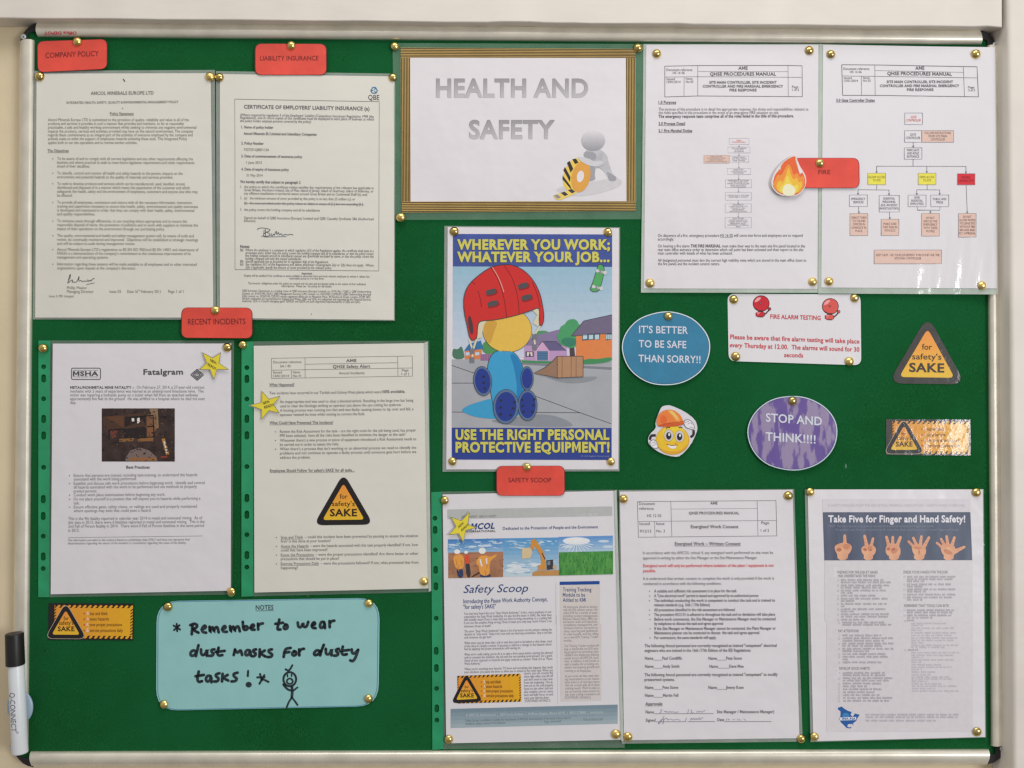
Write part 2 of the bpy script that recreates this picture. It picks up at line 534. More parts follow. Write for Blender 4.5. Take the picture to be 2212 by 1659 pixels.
    def smudge(self, R, x0, x1, y, h, col, seed=0):
        """a line of print too small and blurred in the photo to be read"""
        r = random.Random(seed * 7919 + int(x0 * 13 + y * 31))
        x = x0
        while x < x1 - h:
            w = min(x1 - x, h * r.uniform(1.2, 5.2))
            xx = x
            while xx < x + w - h * .2:
                g = h * r.uniform(.22, .5)
                t = r.random()
                top = h * (.62 if t > .3 else .36); bot = h * (.36 if t < .9 else .6)
                self.rect(R, xx, y - top, min(xx + g * .8, x + w), y + bot, col, 2, 0)
                xx += g
            x += w + h * .55
    def build(self, name, parent, label=None, smooth=False, step=0.00008, lift=0.0, gap=26.0):
        """one mesh per printed piece: shapes standing close together belong to the same piece"""
        n = len(self.items)
        root = list(range(n))
        def find(i):
            while root[i] != i:
                root[i] = root[root[i]]; i = root[i]
            return i
        for i in range(n):
            A = self.items[i]
            for j in range(i):
                B = self.items[j]
                if A[4] - gap < B[5] and B[4] - gap < A[5] and A[6] - gap < B[7] and B[6] - gap < A[7]:
                    root[find(i)] = find(j)
        groups = {}
        for i in range(n): groups.setdefault(find(i), []).append(i)
        objs = []
        for g in groups.values():
            vs, fs, mi = [], [], []
            for i in g:
                a, b, c, d = self.items[i][:4]
                o = len(vs) - a
                vs += [up(x, y, self.h(x, y) + 0.00014 + step * ly + lift) for x, y, ly in self.v[a:b]]
                fs += [tuple(k + o for k in f) for f in self.f[c:d]]
                mi += self.m[c:d]
            used = sorted(set(mi))
            ob = mesh_obj(name, vs, fs, [self.mats[k] for k in used], [used.index(k) for k in mi], parent)
            if label: ob['label'] = label
            objs.append(ob)
        return objs[0]
# ================================================================ the setting
def struct(name, verts, faces, mat):
    o = mesh_obj(name, verts, faces, [mat])
    o['kind'] = 'structure'
    return o
WALLD = -0.012
struct('wall', [(-2.5, -WALLD, -2), (2.5, -WALLD, -2), (2.5, -WALLD, 2), (-2.5, -WALLD, 2),
                (-2.5, -WALLD + .1, -2), (2.5, -WALLD + .1, -2), (2.5, -WALLD + .1, 2), (-2.5, -WALLD + .1, 2)],
       [(0, 1, 2, 3), (5, 4, 7, 6), (4, 5, 1, 0), (3, 2, 6, 7), (4, 0, 3, 7), (1, 5, 6, 2)], M_WALL)

# painted ledge above the board: its lower front edge is chipped and softly rounded
def ledge():
    r = random.Random(3)
    n = 90
    prof = []       # (distance in front of felt, drop in photo units) along the section
    for k in range(7):
        a = math.pi / 2 * k / 6
        prof.append((0.0155 + 0.0035 * math.cos(a), -2.0 - 6.0 * (1 - math.sin(a)) + 6.0))
    verts, faces = [], []
    x0, x1 = -700.0, 2164.0
    rows = []
    for i in range(n + 1):
        t = i / n
        px = x0 + (x1 - x0) * t
        yb = 41.0 + (px / 2164.0) * 19.5 + 0.5 * math.sin(px * .021) + r.uniform(-.25, .35)
        if r.random() < .07 and px > 900: yb -= r.uniform(.8, 1.8)
        sec = [up(px, -520, 0.019)]
        for k in range(7):
            a = math.pi / 2 * k / 6
            sec.append(up(px, yb - 5.0 * (1 - math.sin(a)), 0.014 + 0.005 * math.cos(a)))
        e = sec[-1]
        sec.append(Vector((e.x, -WALLD - 0.0005, e.z + 0.001)))
        rows.append(len(verts)); verts += sec
    m = 9
    for i in range(n):
        for k in range(m - 1):
            a = rows[i] + k; b = rows[i + 1] + k
            faces.append((a, a + 1, b + 1, b))
    o = struct('wall_ledge', verts, faces, M_TRIM)
    return o
ledge()

# painted upright to the right, standing further out than the board
def upright():
    verts, faces = [], []
    rows = []
    n = 40
    for i in range(n + 1):
        t = i / n
        y = -500 + 2700 * t
        xe = 2173.0 + 13.0 * (y / 1659.0)
        sec = []
        e = up(xe - 1, y, 0.020)
        sec.append(Vector((e.x - 0.0065, -WALLD - 0.0004, e.z)))
        sec.append(Vector((e.x - 0.003, -0.004, e.z)))
        for k in range(6):
            a = math.pi / 2 * k / 5
            sec.append(Vector((e.x + 0.005 * (1 - math.cos(a)), -(0.020 + 0.005 * math.sin(a)), e.z)))
        sec.append(Vector((e.x + 0.5, -0.025, e.z)))
        rows.append(len(verts)); verts += sec
    m = 9
    for i in range(n):
        for k in range(m - 1):
            a = rows[i] + k; b = rows[i + 1] + k
            faces.append((a, b, b + 1, a + 1))
    struct('wall_upright', verts, faces, M_TRIM)
upright()

# ================================================================ the notice board
board = thing('notice_board', 1106, 829, 0.0, 'large green felt notice board in an aluminium frame with black corners', 'notice board')
def prism(name, q, front, mats, parent):
    """quadrilateral (photo points) from the wall to 'front'"""
    vf = [up(x, y, front) for x, y in q]
    vb = [Vector((v.x, -WALLD - 0.0003, v.z)) for v in vf]
    return mesh_obj(name, vf + vb, [(0, 3, 2, 1), (4, 5, 6, 7)] + [(i, (i + 1) % 4, (i + 1) % 4 + 4, i + 4) for i in range(4)], mats, None, parent)
prism('felt_panel', [(61, 68), (2133, 85), (2149, 1629), (48, 1637)], 0.0, [M_FELT], board)

def rail(p0, p1, q1, q0, name='frame_rail'):
    """p0->p1 outer edge, q0->q1 inner edge, convex section; ends cut slightly round"""
    n, m = 40, 12
    verts, faces = [], []
    for i in range(n + 1):
        for k in range(m + 1):
            s = k / m
            e = 0.0025 * (1 - (2 * s - 1) ** 2)
            t = -e + (1 + 2 * e) * i / n if i in (0, n) else i / n
            ox, oy = p0[0] + (p1[0] - p0[0]) * t, p0[1] + (p1[1] - p0[1]) * t
            ix, iy = q0[0] + (q1[0] - q0[0]) * t, q0[1] + (q1[1] - q0[1]) * t
            px, py = ox + (ix - ox) * s, oy + (iy - oy) * s
            d = -0.001 + 0.0085 * (max(0, 1 - abs(2 * s - 1) ** 2.2)) ** .6
            verts.append(up(px, py, d))
    W = m + 1
    for i in range(n):
        for k in range(m):
            faces.append((i * W + k, i * W + k + 1, (i + 1) * W + k + 1, (i + 1) * W + k))
    nb = len(verts)
    # sides back to the wall (outer) and to the felt (inner), and the ends
    for i in range(n + 1):
        v = verts[i * W]; verts.append(Vector((v.x, -WALLD - 0.0004, v.z)))
    for i in range(n):
        faces.append((i * W, (i + 1) * W, nb + i + 1, nb + i))
    for i, order in ((0, 1), (n, -1)):
        b = len(verts)
        for k in range(m + 1):
            v = verts[i * W + k]; verts.append(Vector((v.x, 0.0015, v.z)))
        for k in range(m):
            f = (i * W + k, b + k, b + k + 1, i * W + k + 1)
            faces.append(f if order > 0 else tuple(reversed(f)))
    bm = bmesh.new()
    o = mesh_obj(name, verts, faces, [M_ALU], None, board, smooth=False)
    bm.from_mesh(o.data); bmesh.ops.recalc_face_normals(bm, faces=bm.faces); bm.to_mesh(o.data); bm.free()
    return o
top_rail = rail((81, 46), (2115, 62), (2119, 98), (83, 81))
rail((43, 88), (26, 1616), (62, 1616), (76, 88))
rail((2161, 100), (2171.5, 1608), (2139.5, 1610), (2130, 100))
rail((70, 1657), (2131, 1653), (2135, 1617), (67, 1622))
lp = Print(lambda x, y: -0.0007 + 0.0085 * max(0.0, 1 - abs(2 * min(1, max(0, (y - 46.5) / 35.0)) - 1) ** 2.2) ** .6)
lp.text(D7, 'Office DEPOT', 2025, 1170, 500, -82, (206, 40, 66), base=True, bold=.03, y1=500)
lp.build('lettering', top_rail)

def corner(R, pts, screw=None):
    c = slab('frame_corner', zp(R, pts), flat(0.0022), 0.0125, [M_BLACK, M_BLACK], board)
    c['label'] = 'black plastic corner piece'
    if screw:
        x, y, k = R(screw[0], screw[1])
        r = screw[2] * k
        # pan head with a cross slot
        verts, faces = [], []
        for j, (rr, dd) in enumerate(((1.0, .0023), (.98, .0032), (.8, .0041), (.45, .0045))):
            for a in range(24):
                t = 2 * math.pi * a / 24
                verts.append(up(x + r * rr * math.cos(t), y + r * rr * math.sin(t), dd))
        for j in range(3):
            for a in range(24):
                b = (a + 1) % 24
                faces.append((j * 24 + a, j * 24 + b, (j + 1) * 24 + b, (j + 1) * 24 + a))
        faces.append(tuple(range(72, 96)))
        bm = bmesh.new()
        o = mesh_obj('screw', verts, faces, [M_ZINC, M_BLACK], None, c, smooth=True)
        sp = Print(lambda px, py: 0.0046)
        for a in (.7, 2.27):
            sp.line(P0, [(x - r * .4 * math.cos(a), y - r * .4 * math.sin(a)), (x + r * .4 * math.cos(a), y + r * .4 * math.sin(a))], r * .17, (80, 86, 92))
        base = len(o.data.vertices)
        bm.from_mesh(o.data)
        org = o.location
        vs = [bm.verts.new(up(px, py, 0.0047) - org) for px, py, _ in sp.v]
        for f in sp.f:
            nf = bm.faces.new([vs[i] for i in f]); nf.material_index = 1
        bm.to_mesh(o.data); bm.free()
corner(D7, [(1055, 258), (1000, 400), (990, 500), (880, 500), (790, 520), (745, 565), (735, 725), (530, 755), (545, 690), (615, 550), (680, 460), (780, 370), (900, 300)], (620, 640, 76))
corner(D5, [(975, 785), (1040, 900), (1060, 1035), (1160, 1035), (1215, 1075), (1235, 1200), (1500, 1330), (1460, 1160), (1420, 1090), (1360, 980), (1280, 900), (1180, 840), (1100, 805)], (1437, 1180, 80))
corner(D6, [(1722, 1020), (1450, 1060), (1440, 1290), (1290, 1295), (1265, 1400), (1225, 1560), (1400, 1520), (1560, 1410), (1640, 1290), (1700, 1180)], (1635, 1145, 76))
corner(D8, [(250, 1060), (425, 1330), (500, 1425), (620, 1540), (760, 1610), (890, 1640), (825, 1480), (800, 1385), (590, 1385), (600, 1270)], (330, 1130, 70))

# ================================================================ the brass drawing pins
def pin_mesh():
    prof = [(0, 3.5), (1.2, 3.42), (2.4, 3.12), (3.6, 2.5), (4.6, 1.65), (5.2, .85), (5.55, .25), (5.6, 0), (5.2, -.05)]
    n = 28
    verts = [(0, -prof[0][1] / 1000, 0)]; faces = []
    for r, h in prof[1:]:
        for a in range(n):
            t = 2 * math.pi * a / n
            verts.append((r / 1000 * math.cos(t), -h / 1000, r / 1000 * math.sin(t)))
    for a in range(n):
        faces.append((0, 1 + a, 1 + (a + 1) % n))
    for j in range(len(prof) - 2):
        for a in range(n):
            b = (a + 1) % n
            faces.append((1 + j * n + a, 1 + (j + 1) * n + a, 1 + (j + 1) * n + b, 1 + j * n + b))
    me = bpy.data.meshes.new('drawing_pin')
    me.from_pydata(verts, [], faces)
    bm = bmesh.new(); bm.from_mesh(me); bmesh.ops.recalc_face_normals(bm, faces=bm.faces); bm.to_mesh(me); bm.free()
    me.polygons.foreach_set('use_smooth', [True] * len(me.polygons))
    me.materials.append(M_BRASS)
    return me
PIN0 = bpy.data.objects.new('drawing_pin', pin_mesh())
PINS = []
def pin(px, py, where, h, extra=0.0):
    o = PIN0 if not PINS else PIN0.copy()
    COL.objects.link(o)
    d = h(px, py) + 0.0006 + extra
    o.location = up(px, py, d)
    r = random.Random(len(PINS) * 31 + 5)
    o.rotation_euler = (r.uniform(-.22, .2), r.uniform(0, 6.28), r.uniform(-.2, .22))
    k_ = r.uniform(.94, 1.04); o.scale = (k_, k_ * r.uniform(.9, 1.08), k_)
    tag(o, 'brass drawing pin ' + where, 'drawing pin', 'brass drawing pins holding up the notices')
    PINS.append(o)
# ================================================================ company policy sheet
q = [(79, 159), (455, 158), (461, 686), (76, 686)]; ql = [(74, 153), (464, 151), (466.5, 690.5), (71, 690)]
h = h_pol = bow(q, 0.0012, 0.0016, seed=1)
t = thing('policy_sheet', 268, 424, 0.001, 'laminated policy statement closely printed in grey under the company policy card', 'document', 'laminated documents on the board')
sheet('laminate', ql, h, 0.0002, M_LAM, t, lift=-0.0004)
p_ = sheet('paper', q, h, 0.0002, M_PAPERW, t, n=24, m=30)
G = (124, 122, 119)
a = Print(h); a.bold = .022
a.text(A1, 'AMCOL MINERALS EUROPE LTD', 913, 1548, 942, 33, G, bold=.04, y1=938)
a.text(A1, 'INTEGRATED HEALTH, SAFETY, QUALITY & ENVIRONMENTAL MANAGEMENT POLICY', 670, 1798, 1036, 23, G, bold=.035, y1=1028)
a.text(A1, 'Policy Statement', 1107, 1347, 1146, 28, G, bold=.04, ul=True)
a.line(A1, [(1240, 795), (1258, 822)], 11, (50, 48, 50)); a.ell(A1, 1234, 1092, 6, 6, G)
a.text(A1, 'The Objectives', 478, 692, 1520, 28, G, bold=.04, ul=True)
a.build('heading_text', p_)
a = Print(h); a.bold = 0
a.para(A1, 484, 29, [
    (1208, 1902, 'Amcol Minerals Europe LTD is committed to the provision of quality, reliability and value in all of the'),
    (1246, 1852, 'products and services it provides in such a manner that provides and maintains, so far as reasonably'),
    (1284, 1978, 'practicable, a safe and healthy working environment whilst seeking to minimise any negative environmental'),
    (1323, 1946, 'impacts the products, services and activities provided may have on the natural environment. The company'),
    (1361, 1940, 'regards these commitments as an integral part of the activities of everyone employed by the company and'),
    (1399, 1885, 'actively seeks to enlist the support of employees towards achieving these ends. This Integrated Policy'),
    (1438, 1382, 'applies both to our site operations and to remote worker activities.')], G)
a.slope = .003
a.para(A6, 576, 29, [
    (82, 1943, '*To be aware of and to comply with all current legislation and any other requirements affecting the'),
    (120, 1958, 'business and where practical to seek to meet future legislative requirements and other requirements'),
    (158, 906, 'ahead of their deadlines.'),
    (228, 1840, '*To identify, control and monitor all health and safety hazards to the person, impacts on the'),
    (267, 1742, 'environment and potential hazards to the quality of materials and services provided.'),
    (334, 1865, '*To seek to develop products and services which can be manufactured, used, handled, stored,'),
    (373, 1912, 'distributed and disposed of in a manner which meets the expectation of the customer and which'),
    (412, 1992, 'safeguards the health, safety and the environment of employees, customers and anyone else who may'),
    (452, 730, 'be affected.'),
    (522, 1938, '*To provide all employees, contractors and visitors with all the necessary information, instruction,'),
    (562, 1993, 'training and supervision necessary to ensure that health, safety, environmental and quality awareness'),
    (601, 1957, 'is developed and maintained in order that they can comply with their health, safety, environmental'),
    (640, 958, 'and quality responsibilities.'),
    (710, 1882, '*To minimise waste through efficiencies, to use recycling where appropriate and to ensure the'),
    (749, 1992, 'responsible disposal of waste, the prevention of pollution and to work with suppliers to minimise the'),
    (789, 1660, 'impact of their operations on the environment through our purchasing policy.'),
    (857, 1952, '*The quality, environmental and health and safety management system will, by means of audit and'),
    (897, 1994, 'review, be continually monitored and improved.  Objectives will be established at strategic meetings'),
    (937, 1360, 'and will be subject to audit during management review.'),
    (997, 2000, "*Amcol Minerals Europe LTD's registration to BS EN ISO 9001and BS EN 14001 and observance of"),
    (1036, 1920, "HSG65 is a demonstration of the company's commitment to the continuous improvement of its"),
    (1075, 1092, 'management and operating systems.'),
    (1144, 1982, '*Information regarding these systems will be made available to all employees and to other interested'),
    (1184, 1368, "organisations upon request at the company's discretion.")], G, bullet=532)
a.para(A6, 674, 29, [(1383, 875, 'Phillip Mealor'), (1421, 942, 'Managing Director')], G)
a.text(A6, 'Issue 03', 1104, 1218, 1421, 29, G); a.text(A6, 'Date 16', 1282, 1388, 1421, 29, G); a.text(A6, 'th', 1390, 1408, 1406, 16, G)
a.text(A6, 'February 2011', 1420, 1618, 1421, 29, G); a.text(A6, 'Page 1 of 1', 1694, 1848, 1421, 29, G)
a.text(A6, 'Issue 3, MD changed', 494, 740, 1467, 24, G)
a.build('body_text', p_)
a = Print(h)
a.pen(A6, [(683, 1335), (692, 1290), (705, 1245), (712, 1250), (704, 1290), (690, 1300)], 6, (70, 70, 78), 2)
a.pen(A6, [(690, 1330), (715, 1305), (735, 1300), (722, 1330), (740, 1320), (765, 1330), (785, 1300), (800, 1255), (790, 1320), (820, 1305), (830, 1325), (850, 1310), (875, 1320)], 6, (70, 70, 78), 2)
a.pen(A6, [(880, 1300), (890, 1322), (905, 1300), (915, 1320), (935, 1288), (950, 1290)], 6, (70, 70, 78), 2)
a.pen(A6, [(872, 1350), (950, 1332)], 5, (70, 70, 78), 2)
a.build('signature', p_)
pin(86, 165, 'at the top left corner of the company policy statement', h)
pin(454, 165.5, 'at the top right corner of the company policy statement', h)

# ================================================================ insurance certificate
q = [(475, 160), (852, 165), (851, 691), (475, 687)]; ql = [(466.5, 153.5), (854, 159), (853, 693), (468, 690.5)]
h = h_cert = bow(q, 0.0014, 0.0016, seed=2)
t = thing('insurance_certificate', 663, 425, 0.001, "laminated employers' liability insurance certificate with a thin ruled border and blue logo", 'certificate', 'laminated documents on the board')
sheet('laminate', ql, h, 0.0002, M_LAM, t, lift=-0.0004)
p_ = sheet('paper', q, h, 0.0002, M_PAPERW, t, n=24, m=30)
K = (106, 105, 109)
a = Print(h)
a.line(A2, [(342, 998), (1798, 1024)], 4.5, K); a.line(A2, [(342, 998), (344, 1517)], 3.5, K); a.line(A2, [(1798, 1024), (1796, 1517)], 3.5, K)
a.line(A7, [(344, 0), (345, 1198)], 3.5, K); a.line(A7, [(1796, 0), (1793, 1212)], 3.5, K); a.line(A7, [(345, 1198), (1793, 1212)], 4.5, K)
a.build('ruled_border', p_)
a = Print(h)
for k in range(3):
    an = -math.pi / 2 + k * 2 * math.pi / 3
    cx, cy = 1746, 910
    pts = [(cx + 33 * math.cos(an - .42), cy + 33 * math.sin(an - .42)), (cx + 33 * math.cos(an + .42), cy + 33 * math.sin(an + .42)),
           (cx + 34 * math.cos(an + 1.67), cy + 34 * math.sin(an + 1.67)), (cx + 20 * math.cos(an + 1.5), cy + 20 * math.sin(an + 1.5))]
    a.line(A2, [pts[0], pts[1], pts[2]], 10, (58, 124, 166), 2)
    a.line(A2, [(cx + 6 * math.cos(an), cy + 6 * math.sin(an)), (cx + 26 * math.cos(an + .5), cy + 26 * math.sin(an + .5))], 8, (58, 124, 166), 2)
a.text(A2, 'QBE', 1686, 1798, 1004, 50, (74, 76, 82), base=True, bold=.01, y1=1008)
a.build('logo', p_)
a = Print(h)
a.text(A2, "CERTIFICATE OF EMPLOYERS' LIABILITY INSURANCE (a)", 435, 1700, 1092, 36, K, y1=1112, base=True, bold=.05)
a.text(A7, 'Notes', 397, 490, 968, 28, K, bold=.06)
a.build('heading_text', p_)
a = Print(h); a.slope = .013; a.bold = 0
a.para(A2, 397, 26, [
    (1158, 1742, "(Where required by regulation 5 of the Employers' Liability (Compulsory Insurance) Regulations 1998 (the"),
    (1186, 1745, 'Regulations), one or more copies of this certificate must be displayed at each place of business at which'),
    (1218, 1110, 'the policy holder employs persons covered by the policy)')], (92, 92, 104), shear=.2)
a.para(A2, 408, 26, [(1281, 732, '1. Name of policy holder'), (1444, 634, '2. Policy Number'), (1573, 1022, '3. Date of commencement of insurance policy')], K, bold=.05)
a.para(A2, 432, 26, [(1346, 1167, 'Amcol Minerals EU Limited and Subsidiary Companies')], K, bold=.05)
a.para(A2, 432, 26, [(1508, 688, 'Y027201QBE0113A')], K)
a.para(A7, 460, 26, [(121, 614, '1 June 2013'), (250, 623, '31 May 2014')], K)
a.para(A7, 408, 26, [(188, 888, '4. Date of expiry of insurance policy')], K, bold=.05)
a.para(A7, 396, 27, [(315, 1004, 'We hereby certify that subject to paragraph 2')], K, bold=.05)
a.slope = .010
a.para(A7, 437, 26, [(366, 1741, 'the policy to which this certificate relates satisfies the requirements of the relevant law applicable in'),
    (398, 1741, 'Great Britain, Northern Ireland, Isle of Man, Island of Jersey, Island of Guernsey, Island of Alderney, or'),
    (432, 1677, 'any offshore installations in territorial waters around Great Britain and its Continental Shelf (b); and;'),
    (480, 1555, '(a)   the minimum amount of cover provided by this policy is no less than \u00a35 million (c); or'),
    (596, 1200, 'the policy covers the holding company and all its subsidiaries'),
    (678, 1741, 'Signed on behalf of QBE Insurance (Europe) Limited and QBE Casualty Syndicate 386 (Authorised'),
    (708, 550, 'Insurers)')], K)
a.text(A7, '(b)   the cover provided under this policy relates to claims in excess of [\u00a3 ] but not exceeding [\u00a3 ].', 437, 1640, 530, 26, K, strike=True)
for s, y in (('1.', 365), ('2.', 478), ('3.', 593)): a.text(A7, s, 397, 412, y, 26, K)
a.slope = .008
a.para(A7, 450, 26, [(1002, 1741, 'Where the employer is a company to which regulation 3(2) of the Regulations applies, the certificate shall state in a'),
    (1031, 1741, 'prominent place, either that the policy covers the holding company and all its subsidiaries, or that the policy covers'),
    (1059, 1741, 'the holding company and all its subsidiaries except any specifically excluded by name, or that the policy covers the'),
    (1088, 1013, 'holding company and only the named subsidiaries.'),
    (1117, 1285, 'Specify applicable law as provided for in regulation 4(6) of the Regulations.'),
    (1146, 1741, 'See regulation 3(1) of the Regulations and delete whichever of paragraphs 2(a) or 2(b) does not apply.  Where'),
    (1177, 1320, '2(b) is applicable, specify the amount of cover provided by the relevant policy.')], K, shear=.2)
for s, y in (('(a)', 1000), ('(b)', 1115), ('(c)', 1145)): a.text(A7, s, 397, 428, y, 24, K, bold=.04)
a.text(A7, 'Important', 1018, 1122, 1238, 22, K, bold=.04)
a.text(A7, 'Display will be satisfied if the certificate is made available in electronic form and each relevant employee to whom it relates has', 436, 1698, 1260, 22, K)
a.text(A7, 'reasonable access to it in that form.', 892, 1243, 1288, 22, K)
a.text(A7, "The insurers' obligations under this policy are several and not joint and are limited solely to the extent of their individual", 477, 1660, 1337, 22, K)
a.text(A7, 'subscriptions.  Please see  the policy for full details.', 813, 1320, 1365, 22, K)
a.para(A7, 417, 22, [(1412, 1716, "QBE European Operations is a trading name of QBE Insurance (Europe) Limited, no. 01761561 ('QIEL'), QBE Underwriting"),
    (1440, 1716, "Limited, no. 01035198 ('QUL') QBE Management Services (UK) Limited, no. 03153567 ('QMSUK') QBE Underwriting Services"),
    (1467, 1712, "(UK) Limited, no. 02262145 ('QSUK') whose registered offices are at Plantation Place, 30 Fenchurch Street, London, EC3M 3BD."),
    (1492, 1716, 'All four companies are incorporated in England and Wales. QIEL and QUL are authorised and regulated by the Financial Services'),
    (1516, 1608, "Authority. QUL is a Lloyd's managing agent. QMSUK and QSUK are both Appointed Representatives of QIEL and QUL.")], K)
a.text(A7, '9', 1110, 1119, 1650, 16, K)
a.build('body_text', p_)
a = Print(h)
W = (64, 84, 96)
a.pen(A7, [(570, 795), (585, 780), (630, 778), (690, 790), (700, 800), (680, 815), (655, 822)], 6, W, 2)
a.pen(A7, [(652, 795), (650, 860)], 6, W, 2); a.pen(A7, [(635, 840), (660, 820)], 6, W, 2); a.pen(A7, [(638, 800), (632, 862)], 6, W, 2)
a.pen(A7, [(660, 822), (690, 830), (695, 858), (660, 862), (612, 862)], 6, W, 2)
a.pen(A7, [(715, 835), (700, 855), (725, 860), (735, 835), (740, 858), (762, 800), (765, 855), (785, 815), (790, 855), (810, 830), (820, 858), (850, 840), (880, 852), (905, 840), (930, 850)], 6, W, 2)
a.pen(A7, [(640, 870), (860, 865)], 5, W, 2)
a.build('signature', p_)
pin(474, 167, 'at the top left corner of the insurance certificate', h)
pin(848, 167, 'at the top right corner of the insurance certificate', h)

# ================================================================ red heading cards
def heading_card(q, words, label, R, x0, x1, yc, cap, y1, d, pinpos, where, r=15, gx=0.0):
    cx = sum(p[0] for p in q) / 4; cy = sum(p[1] for p in q) / 4
    h = flat(d, gx, 0.02, cx, cy)
    t = thing('heading_card', cx, cy, d, label, 'label card', 'red heading cards')
    ctr = Vector((cx, cy))
    c = slab('card', rounded(q, r), h, 0.0005, [M_REDEDGE, M_REDEDGE], t)
    c.name = 'card_rim'
    qi = [tuple(Vector(p) + (ctr - Vector(p)).normalized() * 1.7) for p in q]
    slab('card', rounded(qi, r - 1), h, 0.0002, [M_RED, M_RED], t, lift=0.0001)
    a = Print(h)
    a.text(R, words, x0, x1, yc, cap, (120, 44, 44), y1=y1, bold=.004, base=True, res=3)
    a.build('lettering', t, lift=0.0001)
    pin(pinpos[0], pinpos[1], where, h)
    return h
heading_card([(80, 89), (232, 84), (232, 149), (80.5, 156.5)], 'COMPANY POLICY', 'red rounded card reading COMPANY POLICY', A1, 458, 994, 583, 52, 562, 0.0042, (166.6, 90), 'at the top of the red company policy card')
heading_card([(550.5, 94), (705.5, 94.5), (706, 162), (550.5, 162)], 'LIABILITY INSURANCE', 'red rounded card reading LIABILITY INSURANCE', A2, 597, 1186, 609, 46, 607, 0.0042, (629, 98.6), 'at the top of the red liability insurance card')
heading_card([(392, 664), (545, 664.5), (546, 731), (391, 730)], 'RECENT INCIDENTS', 'red rounded card reading RECENT INCIDENTS', P0, 406, 530, 701, 12, 700, 0.0042, (466, 670.6), 'at the top of the red recent incidents card')
heading_card([(1072, 1006.5), (1220, 1006), (1221, 1071), (1072, 1071)], 'SAFETY SCOOP', 'red rounded card reading SAFETY SCOOP', B3, 732, 1186, 1450, 46, 1450, 0.0042, (1138, 1009), 'at the top of the red safety scoop card')

# ================================================================ punched pockets
def pocket(q, strip, circles, ovals, h, parent, R0, r, oh):
    q = [strip[1], q[1], q[2], strip[2]]
    sheet('pocket', q, h, 0.00025, M_SLEEVE, parent, lift=-0.0005)
    holes = [ellipse(x, y, r, r, 14) for x, y in circles]
    for x, y in ovals:
        pts = []
        for k in range(14):
            an = 2 * math.pi * k / 14
            pts.append((x + r * math.cos(an), y + r * math.sin(an) + (oh - r) * (1 if math.sin(an) >= 0 else -1)))
        holes.append(pts)
    (tlx, tly), (trx, try_), (brx, bry), (blx, bly) = strip
    out = []
    n = 70
    for k in range(n + 1):                         # crimped edges
        v = k / n; out.append((trx + (brx - trx) * v + (0.5 if k % 2 else 0), try_ + (bry - try_) * v))
    for k in range(n + 1):
        v = 1 - k / n; out.append((tlx + (blx - tlx) * v, tly + (bly - tly) * v))
    s = slab('punched_strip', out, h, 0.0003, [M_STRIP, M_STRIP], parent, holes, lift=0.0002)
    return s
def holes_at(R, xs, Rb, xb, circ_t, ov_t, circ_b, ov_b):
    c = [R(xs, y)[:2] for y in circ_t] + [Rb(xb, y)[:2] for y in circ_b]
    o = [R(xs, y)[:2] for y in ov_t] + [Rb(xb, y)[:2] for y in ov_b]
    return c, o

# ================================================================ fatality report in its pocket
q = [(114, 742.2), (499.5, 742), (498.5, 1276), (109.6, 1283.7)]; ql = [(81, 735.5), (505.6, 735.5), (501, 1284), (80, 1289)]
h = h_fat = bow(q, 0.0012, 0.0014, seed=3)
t = thing('incident_report', 306, 1012, 0.001, 'fatality report with a dark machine photograph in a green edged punched pocket', 'document', 'documents in green edged punched pockets')
c, o = holes_at(B6, 131, B8, 127, (365, 708, 1440), (490, 923, 1100), (768, 1113), (372, 552, 985))
pocket(ql, [(83, 735.5), (108.5, 735.5), (105.5, 1290), (82.5, 1290)], c, o, flat(0.0012), t, B6, 5.2, 9)
p_ = sheet('paper', q, h, 0.0002, M_PAPER, t, n=24, m=30)
K = (82, 80, 84)
a = Print(h)
a.line(B6, rounded([(428, 380), (738, 380), (738, 500), (428, 500)], 16, 3), 8, K, 2, closed=True)
a.text(B6, 'MSHA', 443, 716, 460, 44, K, bold=.075, base=True)
a.text(B6, 'United States Department of Labor', 443, 716, 404, 12, K); a.text(B6, 'Mine Safety and Health Administration', 443, 716, 473, 12, K)
for s in (68, 48, 28):
    a.line(B6, [(1771 - s, 450), (1771, 450 - s * .85), (1771 + s, 450)], 9, K, 2); a.line(B6, [(1771 + s, 452), (1771, 452 + s * .85), (1771 - s, 452)], 9, K, 2)
a.poly(B6, [(1771 + (11 if i % 2 else 4.5) * math.sin(i * math.pi / 5), 450 + (11 if i % 2 else 4.5) * math.cos(i * math.pi / 5)) for i in range(10)], K, 2)
a.build('logo', p_)
a = Print(h)
a.text(B6, 'Fatalgram', 1197, 1620, 450, 58, K, base=True, bold=.05, y1=447)
a.text(B6, 'METAL/NONMETAL MINE FATALITY \u2013', 415, 1100, 589, 27, K, bold=.05)
a.text(B8, 'Best Practices', 1014, 1264, 33, 30, K, bold=.05)
a.build('heading_text', p_)
a = Print(h); a.bold = 0
K2 = (134, 132, 136)
a.para(B6, 415, 32, [(628, 1840, 'mechanic with 2 years of experience was injured at an underground limestone mine.  The'),
    (669, 1780, 'victim was repairing a hydraulic pump on a scaler when fell from an attached walkway'),
    (709, 1852, 'approximately five feet to the ground.  He was airlifted to a hospital where he died the next'), (750, 480, 'day.')], K2)
a.text(B6, 'On February 27, 2014, a 27-year-old contract', 1126, 1850, 586, 32, K2)
a.slope = -.006
